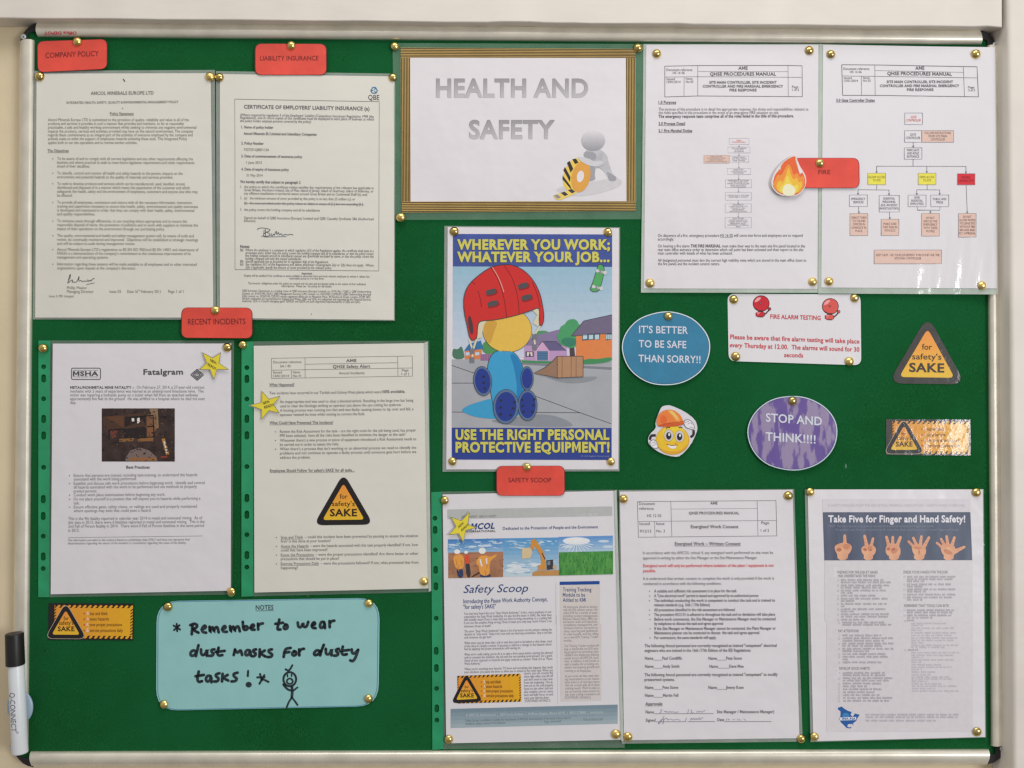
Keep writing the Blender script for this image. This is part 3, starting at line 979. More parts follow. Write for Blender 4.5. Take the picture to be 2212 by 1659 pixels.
a.para(B8, 452, 32, [(121, 1773, '*Ensure that persons are trained, including task-training, to understand the hazards'), (160, 1125, 'associated with the work being performed.'),
    (206, 1852, '*Establish and discuss safe work procedures before beginning work.  Identify and control'), (246, 1768, 'all hazards associated with the work to be performed and use methods to properly'), (288, 702, 'protect persons.'),
    (329, 1430, '*Conduct work place examinations before beginning any work.'), (373, 1806, '*Do not place yourself in a position that will expose you to hazards while performing a'), (416, 514, 'task.'),
    (458, 1768, '*Ensure effective gates, safety chains, or railings are used and properly maintained'), (498, 1280, 'where openings may exist that could pose a hazard.')], K2, bullet=408)
a.para(B8, 394, 32, [(582, 1826, 'This is the 9th fatality reported in calendar year 2014 in metal and nonmetal mining.  As of'), (623, 1850, 'this date in 2013, there were 6 fatalities reported in metal and nonmetal mining.  This is the'),
    (664, 1845, '2nd Fall of Person fatality in 2014.  There were 0 Fall of Person fatalities in the same period'), (708, 512, 'in 2013.')], K2)
a.line(B8, [(392, 783), (1828, 765)], 4, K2, 2)
a.para(B8, 390, 24, [(812, 1692, 'The information provided in this notice is based on preliminary data ONLY and does not represent final'), (846, 1655, 'determinations regarding the nature of the incident or conclusions regarding the cause of the fatality.')], K2, shear=.15)
a.build('body_text', p_)
a = Print(h)
a.rect(B6, 752, 810, 1532, 1378, surface('dark photo print', (58, 44, 42), rough=.4, var=.5, vscale=70))
for pts, cc in (([(760, 900), (1180, 860), (1230, 900), (1230, 1000), (1000, 1030), (780, 1040)], (78, 56, 46)), ([(800, 900), (985, 890), (985, 1020), (800, 1035)], (98, 66, 48)),
                ([(1230, 880), (1330, 870), (1340, 1020), (1290, 1110), (1235, 1110)], (128, 88, 60)), ([(1260, 815), (1350, 812), (1360, 1020), (1325, 1025)], (140, 112, 86)),
                ([(1000, 900), (1220, 890), (1225, 1130), (990, 1130)], (44, 36, 38)), ([(1070, 915), (1098, 915), (1100, 948), (1074, 950)], (226, 220, 208)),
                ([(1128, 910), (1155, 910), (1160, 965), (1132, 970)], (232, 226, 214)), ([(940, 1135), (1100, 1128), (1085, 1160), (940, 1170)], (138, 96, 56)),
                ([(1135, 1132), (1305, 1122), (1305, 1158), (1140, 1165)], (138, 96, 56)), ([(1005, 1340), (1060, 1260), (1160, 1228), (1260, 1260), (1345, 1340), (1345, 1372), (1005, 1372)], (122, 104, 100)),
                ([(1050, 1372), (1060, 1335), (1330, 1335), (1350, 1372)], (146, 100, 62)), ([(1390, 1135), (1425, 1130), (1475, 1300), (1440, 1310)], (172, 120, 66)),
                ([(1410, 1160), (1425, 1160), (1455, 1285), (1442, 1290)], (214, 204, 196)), ([(1380, 1325), (1450, 1318), (1450, 1335), (1385, 1338)], (150, 62, 48)),
                ([(840, 1050), (920, 1048), (900, 1120), (860, 1130)], (116, 60, 44))):
    a.poly(B6, pts, cc, 2)
for l in ([(1050, 905), (1300, 885), (1312, 1130)], [(830, 1040), (1000, 1030), (1000, 1125)], [(1235, 1005), (1305, 1002)], [(830, 1040), (830, 1150)]):
    a.line(B6, l, 12, (34, 28, 30), 3)
rr = random.Random(9)
for k in range(260):
    x = rr.uniform(757, 1515); y = rr.uniform(816, 1366); w = rr.uniform(4, 26); hh_ = rr.uniform(3, 20)
    c0 = rr.choice(((40, 32, 34), (52, 42, 42), (66, 48, 42), (84, 60, 48), (34, 28, 32), (60, 54, 60), (98, 72, 54)))
    a.poly(B6, [(x, y), (x + w, y + rr.uniform(-5, 5)), (x + w * .9, y + hh_), (x - rr.uniform(0, 6), y + hh_ * .8)], c0, 3 if rr.random() < .5 else 2.5)
a.build('photograph', p_)
pin(93.5, 752.3, 'on the green strip at the top left of the fatality report', h, .0003)
pin(490.6, 750.7, 'at the top right corner of the fatality report', h)
pin(498.7, 1279, 'at the bottom right corner of the fatality report', h, .0003)

# ================================================================ safety alert in its pocket
q = [(548, 747), (919, 741), (928.6, 1271), (549.6, 1280)]; ql = [(517.7, 737.8), (927, 736), (931, 1279), (519, 1288)]
h = h_al = bow(q, 0.0014, 0.0014, seed=4)
t = thing('safety_alert', 738, 1010, 0.001, 'safety alert sheet with a large orange warning triangle in a green edged punched pocket', 'document', 'documents in green edged punched pockets')
c, o = holes_at(B7, 157, C1, 157, (375, 710, 1432), (495, 922, 1098), (752, 1098), (360, 538, 970))
pocket(ql, [(521.7, 738), (546.4, 737.5), (546.5, 1288), (521.5, 1289)], c, o, flat(0.0014), t, B7, 5.2, 9)
p_ = sheet('paper', q, h, 0.0002, M_PAPERW, t, n=24, m=30)
sheet('pocket_fold', [(917, 740), (924, 738), (931.5, 1276), (926, 1278)], bow(q, 0.0026, 0.0014, seed=4), 0.0008, M_RIGID, t, n=3, m=20)
K = (112, 110, 112)
a = Print(h)
for l in ([(420, 275), (1924, 250), (1928, 465), (422, 490), (420, 275)], [(778, 268), (780, 484)], [(1768, 253), (1772, 468)], [(778, 338), (1768, 322)], [(420, 402), (1926, 378)], [(632, 398), (633, 486)]):
    a.line(B7, l, 4, K, 1)
a.slope = -.012
a.text(B7, 'AME', 1218, 1328, 314, 30, K, base=True, bold=.05); a.text(B7, 'QHSE Safety Alert', 1076, 1475, 380, 33, K, base=True, bold=.04)
a.text(B7, 'Amcol Incidents', 1140, 1414, 447, 28, K, base=True); a.text(B7, 'Document reference', 440, 740, 318, 26, K); a.text(B7, 'SA / 45', 513, 625, 361, 26, K)
a.text(B7, 'Issued', 440, 532, 426, 26, K); a.text(B7, '13/01/2014', 440, 606, 467, 26, K); a.text(B7, 'Issue', 651, 724, 424, 26, K); a.text(B7, 'No 01', 651, 737, 465, 26, K)
a.text(B7, 'Page', 1814, 1884, 404, 26, K); a.text(B7, '1 of 1', 1810, 1888, 444, 26, K)
a.build('header_table', p_)
a = Print(h); a.slope = -.008
a.text(B7, 'What Happened?', 397, 665, 560, 31, K, bold=.03, ul=True); a.text(B7, 'What Could Have Prevented This Incidents?', 400, 1080, 967, 31, K, bold=.03, ul=True)
a.text(C1, "Employees Should Follow 'for safety's SAKE' for all tasks...", 405, 1306, 70, 31, K, bold=.03, ul=True)
a.build('heading_text', p_)
a = Print(h); a.slope = -.011
a.text(B7, 'Two incidents have occurred in our Turkish and Colony West plants which were', 398, 1592, 649, 30, K); a.text(B7, '100% avoidable.', 1602, 1850, 634, 30, K, bold=.045)
a.para(B7, 511, 30, [(741, 1936, 'An inappropriate tool was used to clear a blocked airlock. Resulting in the large iron bar being'), (787, 1810, 'used to clear the blockage striking an operator just above the eye cutting his eyebrow.'),
    (833, 1938, 'A boxing process was running too fast and was faulty causing boxes to tip over and fall, a'), (880, 1418, 'operator twisted his knee while running to correct the fault.'),
    (1060, 1963, '*Review the Risk Assessment for the task \u2013 are the right tools for the job being used, has proper'), (1104, 1850, 'PPE been selected,  have all the risks been identified to minimize the danger to the task?'),
    (1154, 1966, "*Whenever there's a new process or piece of equipment introduced a Risk Assessment needs to"), (1199, 1142, 'be carried out in order to assess the risks.'),
    (1246, 1967, "*When there's a process that isn't working or an abnormal process we need to identify the"), (1291, 1967, 'problems and not continue to operate a faulty process until someone gets hurt before we'), (1337, 838, 'address the problem.')], K, bullet=464)
for y, y2, x1, ux, s, s2, x2 in ((782, 824, 1986, 757, 'Stop and Think', 'could this incident have been prevented by pausing to assess the situation', 1052), (877, 919, 1986, 815, 'Assess the Hazards', 'were the hazards associated with this task properly identified? If not, how', 1018),
        (970, 1013, 1988, 872, 'Know the Precautions', 'were the proper precautions identified? Are there better or other', 1140), (1064, 1108, 1990, 927, 'Exercise Precautions Daily', 'were the precautions followed? If not, what prevented that from', 702)):
    a.ell(C1, 472, y, 6, 6, K, 2, n=8)
    a.text(C1, s, 520, ux, y, 30, K, ul=True); a.text(C1, '\u2013 ' + s2, ux + 18, x1, y - 4, 30, K)
    a.text(C1, {824: 'first? Is this done at your location?', 919: 'could that have been improved?', 1013: 'precautions that should be put in place?', 1108: 'happening?'}[y2], 520, x2, y2, 30, K)
a.build('body_text', p_)
def sake_triangle(a, R, apex, bl, br, r, w, words, layer=1, rim=None, black=(38, 34, 36)):
    """rounded black triangle with an orange to yellow middle"""
    cen = ((apex[0] + bl[0] + br[0]) / 3, (apex[1] + bl[1] + br[1]) / 3)
    def inset(f): return [(cen[0] + (x - cen[0]) * f, cen[1] + (y - cen[1]) * f) for x, y in (apex, br, bl)]
    def rt(tri, rr):
        out = []
        cc = [Vector(p) for p in tri]
        for i in range(3):
            pnt = cc[i]; u1 = (cc[i - 1] - pnt).normalized(); u2 = (cc[(i + 1) % 3] - pnt).normalized()
            s, e = pnt + u1 * rr, pnt + u2 * rr
            for k in range(7):
                tt = k / 6; out.append(tuple(s * (1 - tt) ** 2 + pnt * 2 * tt * (1 - tt) + e * tt ** 2))
        return out
    if rim: a.poly(R, rt(inset(1.035), r * 1.05), rim, layer)
    if black: a.poly(R, rt(inset(1.0), r), black, layer + 1)
    inner = rt(inset(w), r * .38)
    y0 = min(p[1] for p in inner); y1 = max(p[1] for p in inner)
    nb = 9
    for i in range(nb):                             # printed blend, orange at the tip
        ya = y0 + (y1 - y0) * i / nb; yb = y0 + (y1 - y0) * (i + 1) / nb
        band = clip(clip(inner, ya, 1), yb + .01, -1)
        if len(band) > 2:
            tt = (i + .5) / nb
            a.poly(R, band, (int(236 - 8 * tt), int(146 + 40 * tt), int(66 - 14 * tt)), layer + 2)
    return rt(inset(1.0), r)
def clip(pts, y, s):
    out = []
    for i in range(len(pts)):
        A, B = pts[i], pts[(i + 1) % len(pts)]
        ina, inb = (A[1] - y) * s >= 0, (B[1] - y) * s >= 0
        if ina: out.append(A)
        if ina != inb:
            tt = (y - A[1]) / (B[1] - A[1]); out.append((A[0] + (B[0] - A[0]) * tt, y))
    return out
a = Print(h)
sake_triangle(a, C1, (1190, 92), (868, 652), (1510, 645), 110, .70, True)
T = (46, 34, 30)
a.text(C1, 'for', 1150, 1232, 367, 50, T, base=True, layer=5, bold=.01); a.text(C1, "safety's", 1066, 1310, 445, 50, T, base=True, layer=5, bold=.01); a.text(C1, 'SAKE', 1044, 1334, 553, 74, T, base=True, layer=5, bold=.05)
a.build('warning_triangle', p_)
pin(525, 744.6, 'on the green strip at the top left of the safety alert', flat(.0014), .0003)
pin(917, 1255.7, 'at the bottom right corner of the safety alert', h)
# ================================================================ HEALTH AND SAFETY title sheet
q = [(865.5, 103), (1372.7, 105.8), (1373.9, 455.2), (867.8, 459)]; ql = [(848, 93), (1390, 95), (1384, 473.5), (853, 475)]
h = bow(q, 0.0022, 0.0008, seed=5)
t = thing('title_sheet', 1119, 280, 0.002, 'landscape laminated sheet reading HEALTH AND SAFETY inside a striped gold border', 'sign', 'laminated documents on the board')
M_LAM2 = film('wide laminate margin', 0.17, (150, 190, 165))
sheet('laminate', ql, h, 0.0002, M_LAM2, t, lift=-0.0004)
p_ = sheet('paper', q, h, 0.0002, M_PAPER, t, n=30, m=22)
a = Print(h)
GOLD = surface('printed gold', (200, 168, 98), rough=.4, var=.12, vscale=25); DK = (56, 40, 28)
o_ = [(865.5, 103), (1372.7, 105.8), (1373.9, 455.2), (867.8, 459)]; i_ = [(886, 124.4), (1352, 125), (1353.4, 434.6), (887, 435.5)]
def mixp(A, B, f): return (A[0] + (B[0] - A[0]) * f, A[1] + (B[1] - A[1]) * f)
# upper and lower bands run the full width, side bands stand between them
def band(p0, p1, q1, q0):
    L = (Vector(p1) - Vector(p0)).length; n = int(L / 18)
    a.add([mixp(p0, p1, k / n) for k in range(n + 1)] + [mixp(q0, q1, k / n) for k in range(n + 1)], [(k, k + 1, n + 2 + k, n + 1 + k) for k in range(n)], GOLD, 1)
    for k in range(6):
        f = (k + .5) / 6
        a.line(P0, [mixp(p0, q0, f), mixp(p1, q1, f)], 1.9, DK, 2)
band(o_[0], o_[1], (1372.7, 125), (865.6, 124.4)); band((867.6, 435.5), (1373.8, 434.6), o_[2], o_[3])
band((865.6, 124.6), (867.5, 435.3), (887, 435.3), (886, 124.6)); band((1352, 125.2), (1353.4, 434.4), (1373.6, 434.4), (1372.6, 125.2))
a.build('gold_border', p_)
m, n_, l_, b_ = principled('faded grey lettering')
tcn = n_.new('ShaderNodeTexCoord'); sp_ = n_.new('ShaderNodeSeparateXYZ'); rp = n_.new('ShaderNodeValToRGB')
l_.new(tcn.outputs['Generated'], sp_.inputs[0]); l_.new(sp_.outputs['Z'], rp.inputs['Fac']); l_.new(rp.outputs['Color'], b_.inputs['Base Color'])
rp.color_ramp.elements[0].color = alb((190, 187, 191)); rp.color_ramp.elements[1].color = alb((150, 147, 151)); b_.inputs['Roughness'].default_value = .45
for s, x0, x1, y in (('HEALTH AND', 357, 1505, 732), ('SAFETY', 606, 1253, 1045)):
    a = Print(h)
    a.text(A3, s, x0, x1, y, 132, m, base=True, bold=.055, res=4)
    a.text(A3, s, x0 - 2, x1 - 2, y - 2, 132, (136, 132, 136), base=True, bold=.055, res=4, layer=1)
    a.build('lettering', p_)
a = Print(h)
GR = surface('printed grey figure', (176, 176, 182), rough=.45, rgb2=(198, 198, 203), vscale=40)
GL_ = (205, 204, 208); GM = (160, 160, 166); GD = (138, 138, 146)
a.poly(A3, smooth_loop([(1240, 1440), (1330, 1400), (1520, 1380), (1740, 1330), (1770, 1400), (1600, 1460), (1400, 1490)]), (206, 203, 206), 1)
a.poly(A3, smooth_loop([(1470, 1160), (1500, 1125), (1590, 1125), (1640, 1160), (1662, 1235), (1690, 1320), (1722, 1335), (1715, 1368), (1660, 1368), (1655, 1335), (1600, 1268), (1560, 1268), (1552, 1330), (1565, 1352), (1510, 1375), (1505, 1330), (1520, 1270), (1480, 1220)]), GR, 2)
a.poly(A3, smooth_loop([(1640, 1290), (1690, 1320), (1722, 1340), (1712, 1368), (1665, 1368), (1655, 1335)]), GM, 3)
a.poly(A3, smooth_loop([(1530, 1190), (1560, 1270), (1552, 1330), (1565, 1352), (1510, 1375), (1505, 1330), (1520, 1270)]), GM, 3)
a.poly(A3, smooth_loop([(1465, 1165), (1490, 1140), (1560, 1150), (1570, 1200), (1530, 1215), (1490, 1200)]), GM, 3)
nb = 10
hd = ellipse(1543, 1062, 89, 78, 40)
for k in range(nb):
    ya = 985 + 156 * k / nb; bd = clip(clip(hd, ya, 1), 985 + 156 * (k + 1) / nb + .3, -1)
    tt = k / (nb - 1)
    if len(bd) > 2: a.poly(A3, bd, (int(219 - 62 * tt), int(215 - 59 * tt), int(219 - 56 * tt)), 4)
ring = ellipse(1395, 1318, 72, 128, 40, .32); a.poly(A3, ring, (238, 200, 92), 3)
a.poly(A3, ellipse(1450, 1335, 70, 118, 40, .22), (222, 162, 78), 5)
a.poly(A3, ellipse(1446, 1333, 26, 44, 30, .2), (226, 220, 222), 6)
for pts in ([(1385, 1203), (1412, 1198), (1432, 1228), (1405, 1240)], [(1345, 1230), (1365, 1215), (1392, 1275), (1372, 1305)], [(1318, 1285), (1330, 1262), (1372, 1340), (1366, 1375)], [(1312, 1355), (1312, 1325), (1368, 1400), (1385, 1442)]):
    a.poly(A3, pts, (56, 50, 52), 4)
a.poly(A3, [(1240, 1478), (1385, 1425), (1425, 1455), (1300, 1510), (1262, 1508)], (238, 205, 110), 4)
for x in (1258, 1312, 1366): a.poly(A3, [(x - 14, 1478 - (x - 1258) * .38), (x + 14, 1468 - (x - 1258) * .38), (x + 42, 1490 - (x - 1258) * .38), (x + 16, 1502 - (x - 1258) * .38)], (70, 64, 66) if x > 1300 else (150, 146, 146), 5)
a.poly(A3, smooth_loop([(1425, 1195), (1440, 1180), (1520, 1200), (1545, 1222), (1600, 1210), (1625, 1235), (1560, 1262), (1500, 1248), (1440, 1212)]), GL_, 7)
a.poly(A3, smooth_loop([(1600, 1150), (1645, 1165), (1660, 1215), (1600, 1262), (1560, 1262), (1555, 1235), (1605, 1212)]), GR, 6)
a.build('clip_art_figure', p_)
pin(853, 99.7, 'at the top left corner of the HEALTH AND SAFETY sheet', h)
pin(1378, 103.5, 'at the top right corner of the HEALTH AND SAFETY sheet', h)
pin(866, 470, 'at the bottom left corner of the HEALTH AND SAFETY sheet', h)

# ================================================================ personal protective equipment poster
q = [(967, 490.6), (1337, 492.8), (1335.8, 1014), (964, 1014)]; ql = [(960, 488), (1339.5, 491), (1338, 1018), (956, 1019)]
h = flat(0.0018, 0.0, 0.003, 1150, 750)
t = thing('safety_poster', 1151, 753, 0.001, 'colourful cartoon poster about wearing protective equipment with blue bands of yellow capitals', 'poster')
sheet('laminate', ql, h, 0.0002, M_LAM, t, lift=-0.0004)
p_ = sheet('paper', q, h, 0.0002, M_PAPER, t)
BL_ = surface('printed blue band', (66, 84, 152), rough=.42, var=.14, vscale=35)
BL2 = surface('printed deep blue band', (46, 66, 142), rough=.42, var=.08, vscale=35)
a = Print(h)
a.rect(B2, 161, 168, 2032, 550, BL_, 2, dy=6)
a.rect(B3, 133, 873, 1824, 1211, BL2, 2, dy=4)
YL = (206, 200, 96)
for R, s, x0, x1, y, hh in ((B2, 'WHEREVER YOU WORK;', 210, 2008, 348, 110), (B2, 'WHATEVER YOUR JOB...', 210, 2003, 494, 110), (B3, 'USE THE RIGHT PERSONAL', 172, 1800, 997, 100), (B3, 'PROTECTIVE EQUIPMENT!', 172, 1802, 1130, 100)):
    a.text(R, s, x0 - 5, x1 + 7, y + 6, hh, (44, 48, 80), base=True, bold=.115, layer=3, res=3)
    a.text(R, s, x0, x1, y, hh, YL, base=True, bold=.095, layer=4, res=3)
a.text(B3, '\u00a9 All Rights Reserved', 1500, 1797, 1180, 12, (150, 160, 190), base=True, layer=3)
a.build('slogan_band', p_)
a = Print(h)
a.grad(B2, 160, 550, 2031, 1620, (150, 186, 206), (204, 208, 222), 10, 1, dy=2)
a.rect(B3, 134, 150, 1826, 875, surface('printed grey pavement', (168, 170, 176), rough=.42, var=.06, vscale=30), 2, dy=0)
LN = (66, 62, 66)
for pts in ([(134, 215), (380, 300), (1030, 545), (1490, 715), (1820, 832)], [(134, 402), (560, 402)], [(134, 708), (1490, 715)]): a.line(B3, pts, 6, LN, 3)
a.poly(B3, [(870, 185), (1826, 235), (1826, 262), (870, 205)], (128, 130, 140), 3)
a.poly(B3, smooth_loop([(500, 800), (800, 860), (1420, 870), (1400, 820), (1250, 750), (1030, 725), (700, 780)]), (140, 144, 152), 3)
a.poly(B3, smooth_loop([(1100, 330), (1250, 352), (1530, 335), (1700, 330), (1600, 390), (1400, 410), (1250, 385)]), (142, 146, 152), 3)
GN = (70, 142, 92)
a.poly(B2, smooth_loop([(1100, 1620), (1090, 1350), (1180, 1300), (1290, 1310), (1340, 1400), (1340, 1640)]), (84, 146, 100), 2)
a.poly(B2, [(1010, 1490), (1095, 1370), (1420, 1288), (1470, 1480)], (134, 122, 156), 3)
a.poly(B2, [(1000, 1480), (1500, 1480), (1500, 1660), (1000, 1660)], (186, 150, 190), 4)
a.poly(B2, [(1210, 1432), (1372, 1432), (1492, 1540), (1294, 1540)], (104, 96, 134), 5)
a.poly(B2, [(1128, 1545), (1210, 1432), (1294, 1540), (1294, 1660), (1130, 1660)], (206, 164, 196), 5)
a.poly(B2, [(1150, 1545), (1278, 1545), (1278, 1655), (1150, 1655)], (86, 122, 158), 6)
for y in (1570, 1598, 1626): a.line(B2, [(1150, y), (1278, y)], 4, (54, 74, 104), 7)
a.poly(B2, [(1015, 1550), (1110, 1550), (1110, 1612), (1015, 1612)], (70, 66, 88), 6); a.poly(B2, [(1030, 1558), (1062, 1558), (1050, 1604), (1030, 1604)], (224, 210, 206), 7); a.poly(B2, [(1066, 1558), (1096, 1558), (1096, 1604), (1078, 1604)], (224, 210, 206), 7)
a.line(B2, [(1120, 1540), (1210, 1432), (1372, 1432), (1492, 1540)], 5, LN, 7)
tree = smooth_loop([(1400, 1420), (1380, 1360), (1420, 1320), (1420, 1260), (1480, 1230), (1510, 1180), (1580, 1165), (1625, 1190), (1640, 1230), (1690, 1260), (1680, 1340), (1640, 1400), (1650, 1450), (1590, 1500), (1540, 1510), (1480, 1490), (1430, 1470)], 1)
a.poly(B2, [(1530, 1480), (1585, 1480), (1600, 1640), (1540, 1640)], (84, 68, 66), 6)
a.poly(B2, tree, (78, 156, 104), 7); a.poly(B2, smooth_loop([(1420, 1420), (1500, 1380), (1600, 1400), (1640, 1430), (1560, 1500), (1470, 1480)]), (60, 128, 104), 8)
a.poly(B2, [(1610, 1365), (2031, 1335), (2031, 1650), (1610, 1650)], (222, 132, 78), 8)
a.poly(B2, [(1553, 1368), (1700, 1190), (2031, 1117), (2031, 1335)], (116, 106, 132), 9)
for x0, x1 in ((1680, 1890), (1958, 2030)):
    a.poly(B2, [(x0, 1345), (x1, 1335), (x1, 1405), (x0, 1420)], (70, 86, 110), 10)
    for k in range(3):
        xa = x0 + (x1 - x0) * (k + .12) / 3; xb = x0 + (x1 - x0) * (k + .85) / 3
        a.poly(B2, [(xa, 1352), (xb, 1350), (xb, 1402), (xa, 1408)], (182, 208, 214), 11)
a.line(B2, [(1553, 1368), (1700, 1190), (2031, 1117)], 5, LN, 11); a.line(B2, [(1553, 1368), (2031, 1335)], 5, LN, 11)
a.poly(B3, smooth_loop([(1450, 200), (1560, 140), (1680, 150), (1826, 120), (1826, 170), (1640, 200)]), GN, 10)
a.poly(B3, [(870, 160), (1250, 175), (1140, 195), (880, 185)], GN, 5)
a.poly(B3, [(1000, 297), (1120, 238), (1200, 170), (1248, 118), (1250, 346)], (150, 118, 98), 12)
a.poly(B3, [(1248, 118), (1522, 118), (1522, 334), (1250, 346)], (178, 136, 106), 13)
for x in (1300, 1396, 1448): a.line(B3, [(x, 118), (x, 342)], 4, (104, 76, 62), 14)
a.line(B3, [(1000, 297), (1120, 238), (1200, 170), (1248, 118), (1522, 118), (1522, 334), (1250, 346)], 5, LN, 14, closed=True); a.line(B3, [(1248, 118), (1250, 346)], 5, LN, 14)
a.poly(B2, smooth_loop([(155, 1640), (155, 1510), (220, 1530), (262, 1475), (290, 1560), (300, 1640)]), (78, 122, 100), 2)
a.poly(B2, [(300, 1540), (500, 1515), (500, 1640), (300, 1640)], (214, 130, 80), 3); a.poly(B2, [(290, 1545), (350, 1460), (490, 1420), (520, 1520)], (58, 116, 166), 4)
for x in (310, 420): a.poly(B2, [(x, 1562), (x + 50, 1556), (x + 50, 1592), (x, 1598)], (190, 206, 222), 4)
a.poly(B2, smooth_loop([(490, 1560), (520, 1420), (640, 1440), (700, 1540), (640, 1600)]), (84, 146, 88), 3)
a.poly(B2, [(485, 1582), (660, 1575), (660, 1655), (485, 1655)], (160, 118, 158), 5)
for x in range(500, 660, 20): a.line(B2, [(x, 1580), (x, 1655)], 4, (98, 72, 108), 6)
a.build('street_scene', p_)
# generic stand-in for the poster's figures: helmet on a plain form, kit bag and pads
a = Print(h)
a.poly(B3, smooth_loop([(225, 690), (300, 640), (420, 600), (560, 560), (850, 600), (860, 770), (580, 782), (400, 765), (290, 728)]), (64, 156, 200), 6)
a.poly(B3, smooth_loop([(585, 60), (700, 50), (800, 70), (880, 190), (905, 330), (900, 520), (850, 760), (590, 770), (545, 520), (500, 300), (520, 150)]), LN, 7)
a.poly(B3, smooth_loop([(588, 66), (700, 56), (798, 76), (874, 194), (898, 330), (894, 520), (846, 752), (594, 762), (552, 520), (507, 300), (526, 154)]), (66, 158, 204), 8)
a.poly(B3, smooth_loop([(740, 90), (800, 90), (870, 200), (892, 330), (888, 520), (846, 740), (790, 740), (830, 500), (800, 250)]), (44, 128, 184), 9)
a.poly(B2, ellipse(800, 1300, 290, 262, 44), LN, 7); a.poly(B2, ellipse(800, 1300, 285, 257, 44), (226, 186, 84), 8)
a.poly(B2, smooth_loop([(520, 1190), (700, 1180), (640, 1330), (600, 1480), (530, 1400)]), (206, 160, 72), 9)
hel = smooth_loop([(385, 725), (470, 650), (600, 560), (740, 528), (860, 530), (990, 590), (1100, 700), (1180, 850), (1215, 1000), (1232, 1130), (1222, 1220), (1190, 1258), (1172, 1200), (1185, 1025), (1090, 1065), (940, 1115), (800, 1150), (650, 1180), (510, 1188), (465, 1205), (450, 1260), (445, 1390), (400, 1425), (360, 1400), (330, 1250), (295, 1100), (285, 950), (305, 850), (340, 780)], 2)
a.poly(B2, [(465, 1200), (560, 1185), (520, 1250), (500, 1385), (445, 1400), (450, 1260)], (214, 206, 178), 10); a.poly(B2, [(1090, 1060), (1190, 1020), (1205, 1180), (1160, 1255), (1100, 1215), (1150, 1120)], (214, 206, 178), 10)
for x0, y0, x1, y1 in ((350, 1400, 390, 1520), (440, 1400, 400, 1520), (395, 1500, 388, 1650), (1185, 1250, 1130, 1340), (1110, 1330, 1130, 1520)): a.line(B2, [(x0, y0), (x1, y1)], 22, (214, 206, 178), 10)
for x, y in ((385, 1550), (385, 1650), (1120, 1380), (1120, 1500)): a.poly(B2, [(x - 26, y - 34), (x + 24, y - 34), (x + 28, y + 30), (x - 26, y + 32)], (120, 120, 130), 11)
a.poly(B2, hel, (204, 52, 50), 12); a.line(B2, hel, 9, LN, 13, closed=True)
for pts in ([(600, 556), (690, 690), (760, 900), (795, 1150)], [(760, 530), (860, 680), (925, 900), (940, 1115)], [(455, 840), (485, 930), (498, 1030)], [(1090, 730), (1150, 860), (1185, 1025)], [(385, 725), (418, 762)]): a.line(B2, pts, 7, (120, 34, 40), 13, smooth=2)
a.line(B2, [(620, 552), (705, 690), (760, 850)], 9, (228, 160, 150), 13, smooth=2)
for x, y in ((548, 824), (568, 962), (925, 752), (965, 890)):
    a.poly(B2, smooth_loop([(x, y + 14), (x + 110, y - 14), (x + 138, y + 8), (x + 138, y + 54), (x + 26, y + 84), (x + 6, y + 66)], 1), (150, 40, 42), 13); a.poly(B2, smooth_loop([(x, y + 8), (x + 108, y - 18), (x + 120, y), (x + 122, y + 40), (x + 20, y + 66), (x + 4, y + 54)], 1), (84, 80, 84), 14)
a.poly(B2, ellipse(370, 1240, 26, 110, 24, -.15), (84, 60, 64), 14)
def pad(cx, cy, rx, ry, bolts, rot=0.0):
    a.poly(B3, ellipse(cx, cy, rx, ry, 36, rot), LN, 15); a.poly(B3, ellipse(cx, cy, rx - 5, ry - 5, 36, rot), (92, 116, 150), 16); a.poly(B3, ellipse(cx, cy, rx * .82, ry * .84, 36, rot), (44, 62, 140), 17)
    for x, y in bolts: a.ell(B3, x, y, 15, 15, (46, 48, 70), 18, n=10)
pad(460, 380, 98, 158, ((470, 335), (472, 398), (484, 458)), -.1); pad(930, 352, 68, 128, ())
pad(705, 650, 136, 184, ((652, 585), (798, 602), (650, 660), (780, 670), (648, 730), (755, 742)), .05); pad(935, 636, 104, 164, ((878, 580), (1005, 574), (884, 644), (996, 634), (890, 708), (986, 704)))
a.build('safety_gear_picture', p_)
a = Print(h)
sk = smooth_loop([(1850, 600), (1865, 535), (1905, 522), (1945, 570), (1935, 640), (1895, 800), (1870, 845), (1800, 850), (1768, 815), (1790, 780)], 2)
a.poly(B2, sk, (86, 168, 98), 6); a.line(B2, sk, 6, LN, 7, closed=True)
for x, y in ((1850, 600), (1805, 785)):
    a.line(B2, [(x, y), (x + 105, y + 25)], 22, (186, 186, 190), 8); a.ell(B2, x + 8, y + 2, 20, 20, (204, 204, 208), 9); a.ell(B2, x + 100, y + 24, 22, 24, (204, 204, 208), 9); a.line(B2, [(x + 40, y - 10), (x + 50, y + 50)], 16, (140, 140, 146), 9)
a.build('skateboard_picture', p_)
pin(981, 499.7, 'at the top left corner of the protective equipment poster', h)
pin(1312.7, 502, 'at the top right corner of the protective equipment poster', h)
pin(977.4, 996.7, 'at the bottom left corner of the protective equipment poster', h)
pin(1318.9, 997.3, 'at the bottom right corner of the protective equipment poster', h)

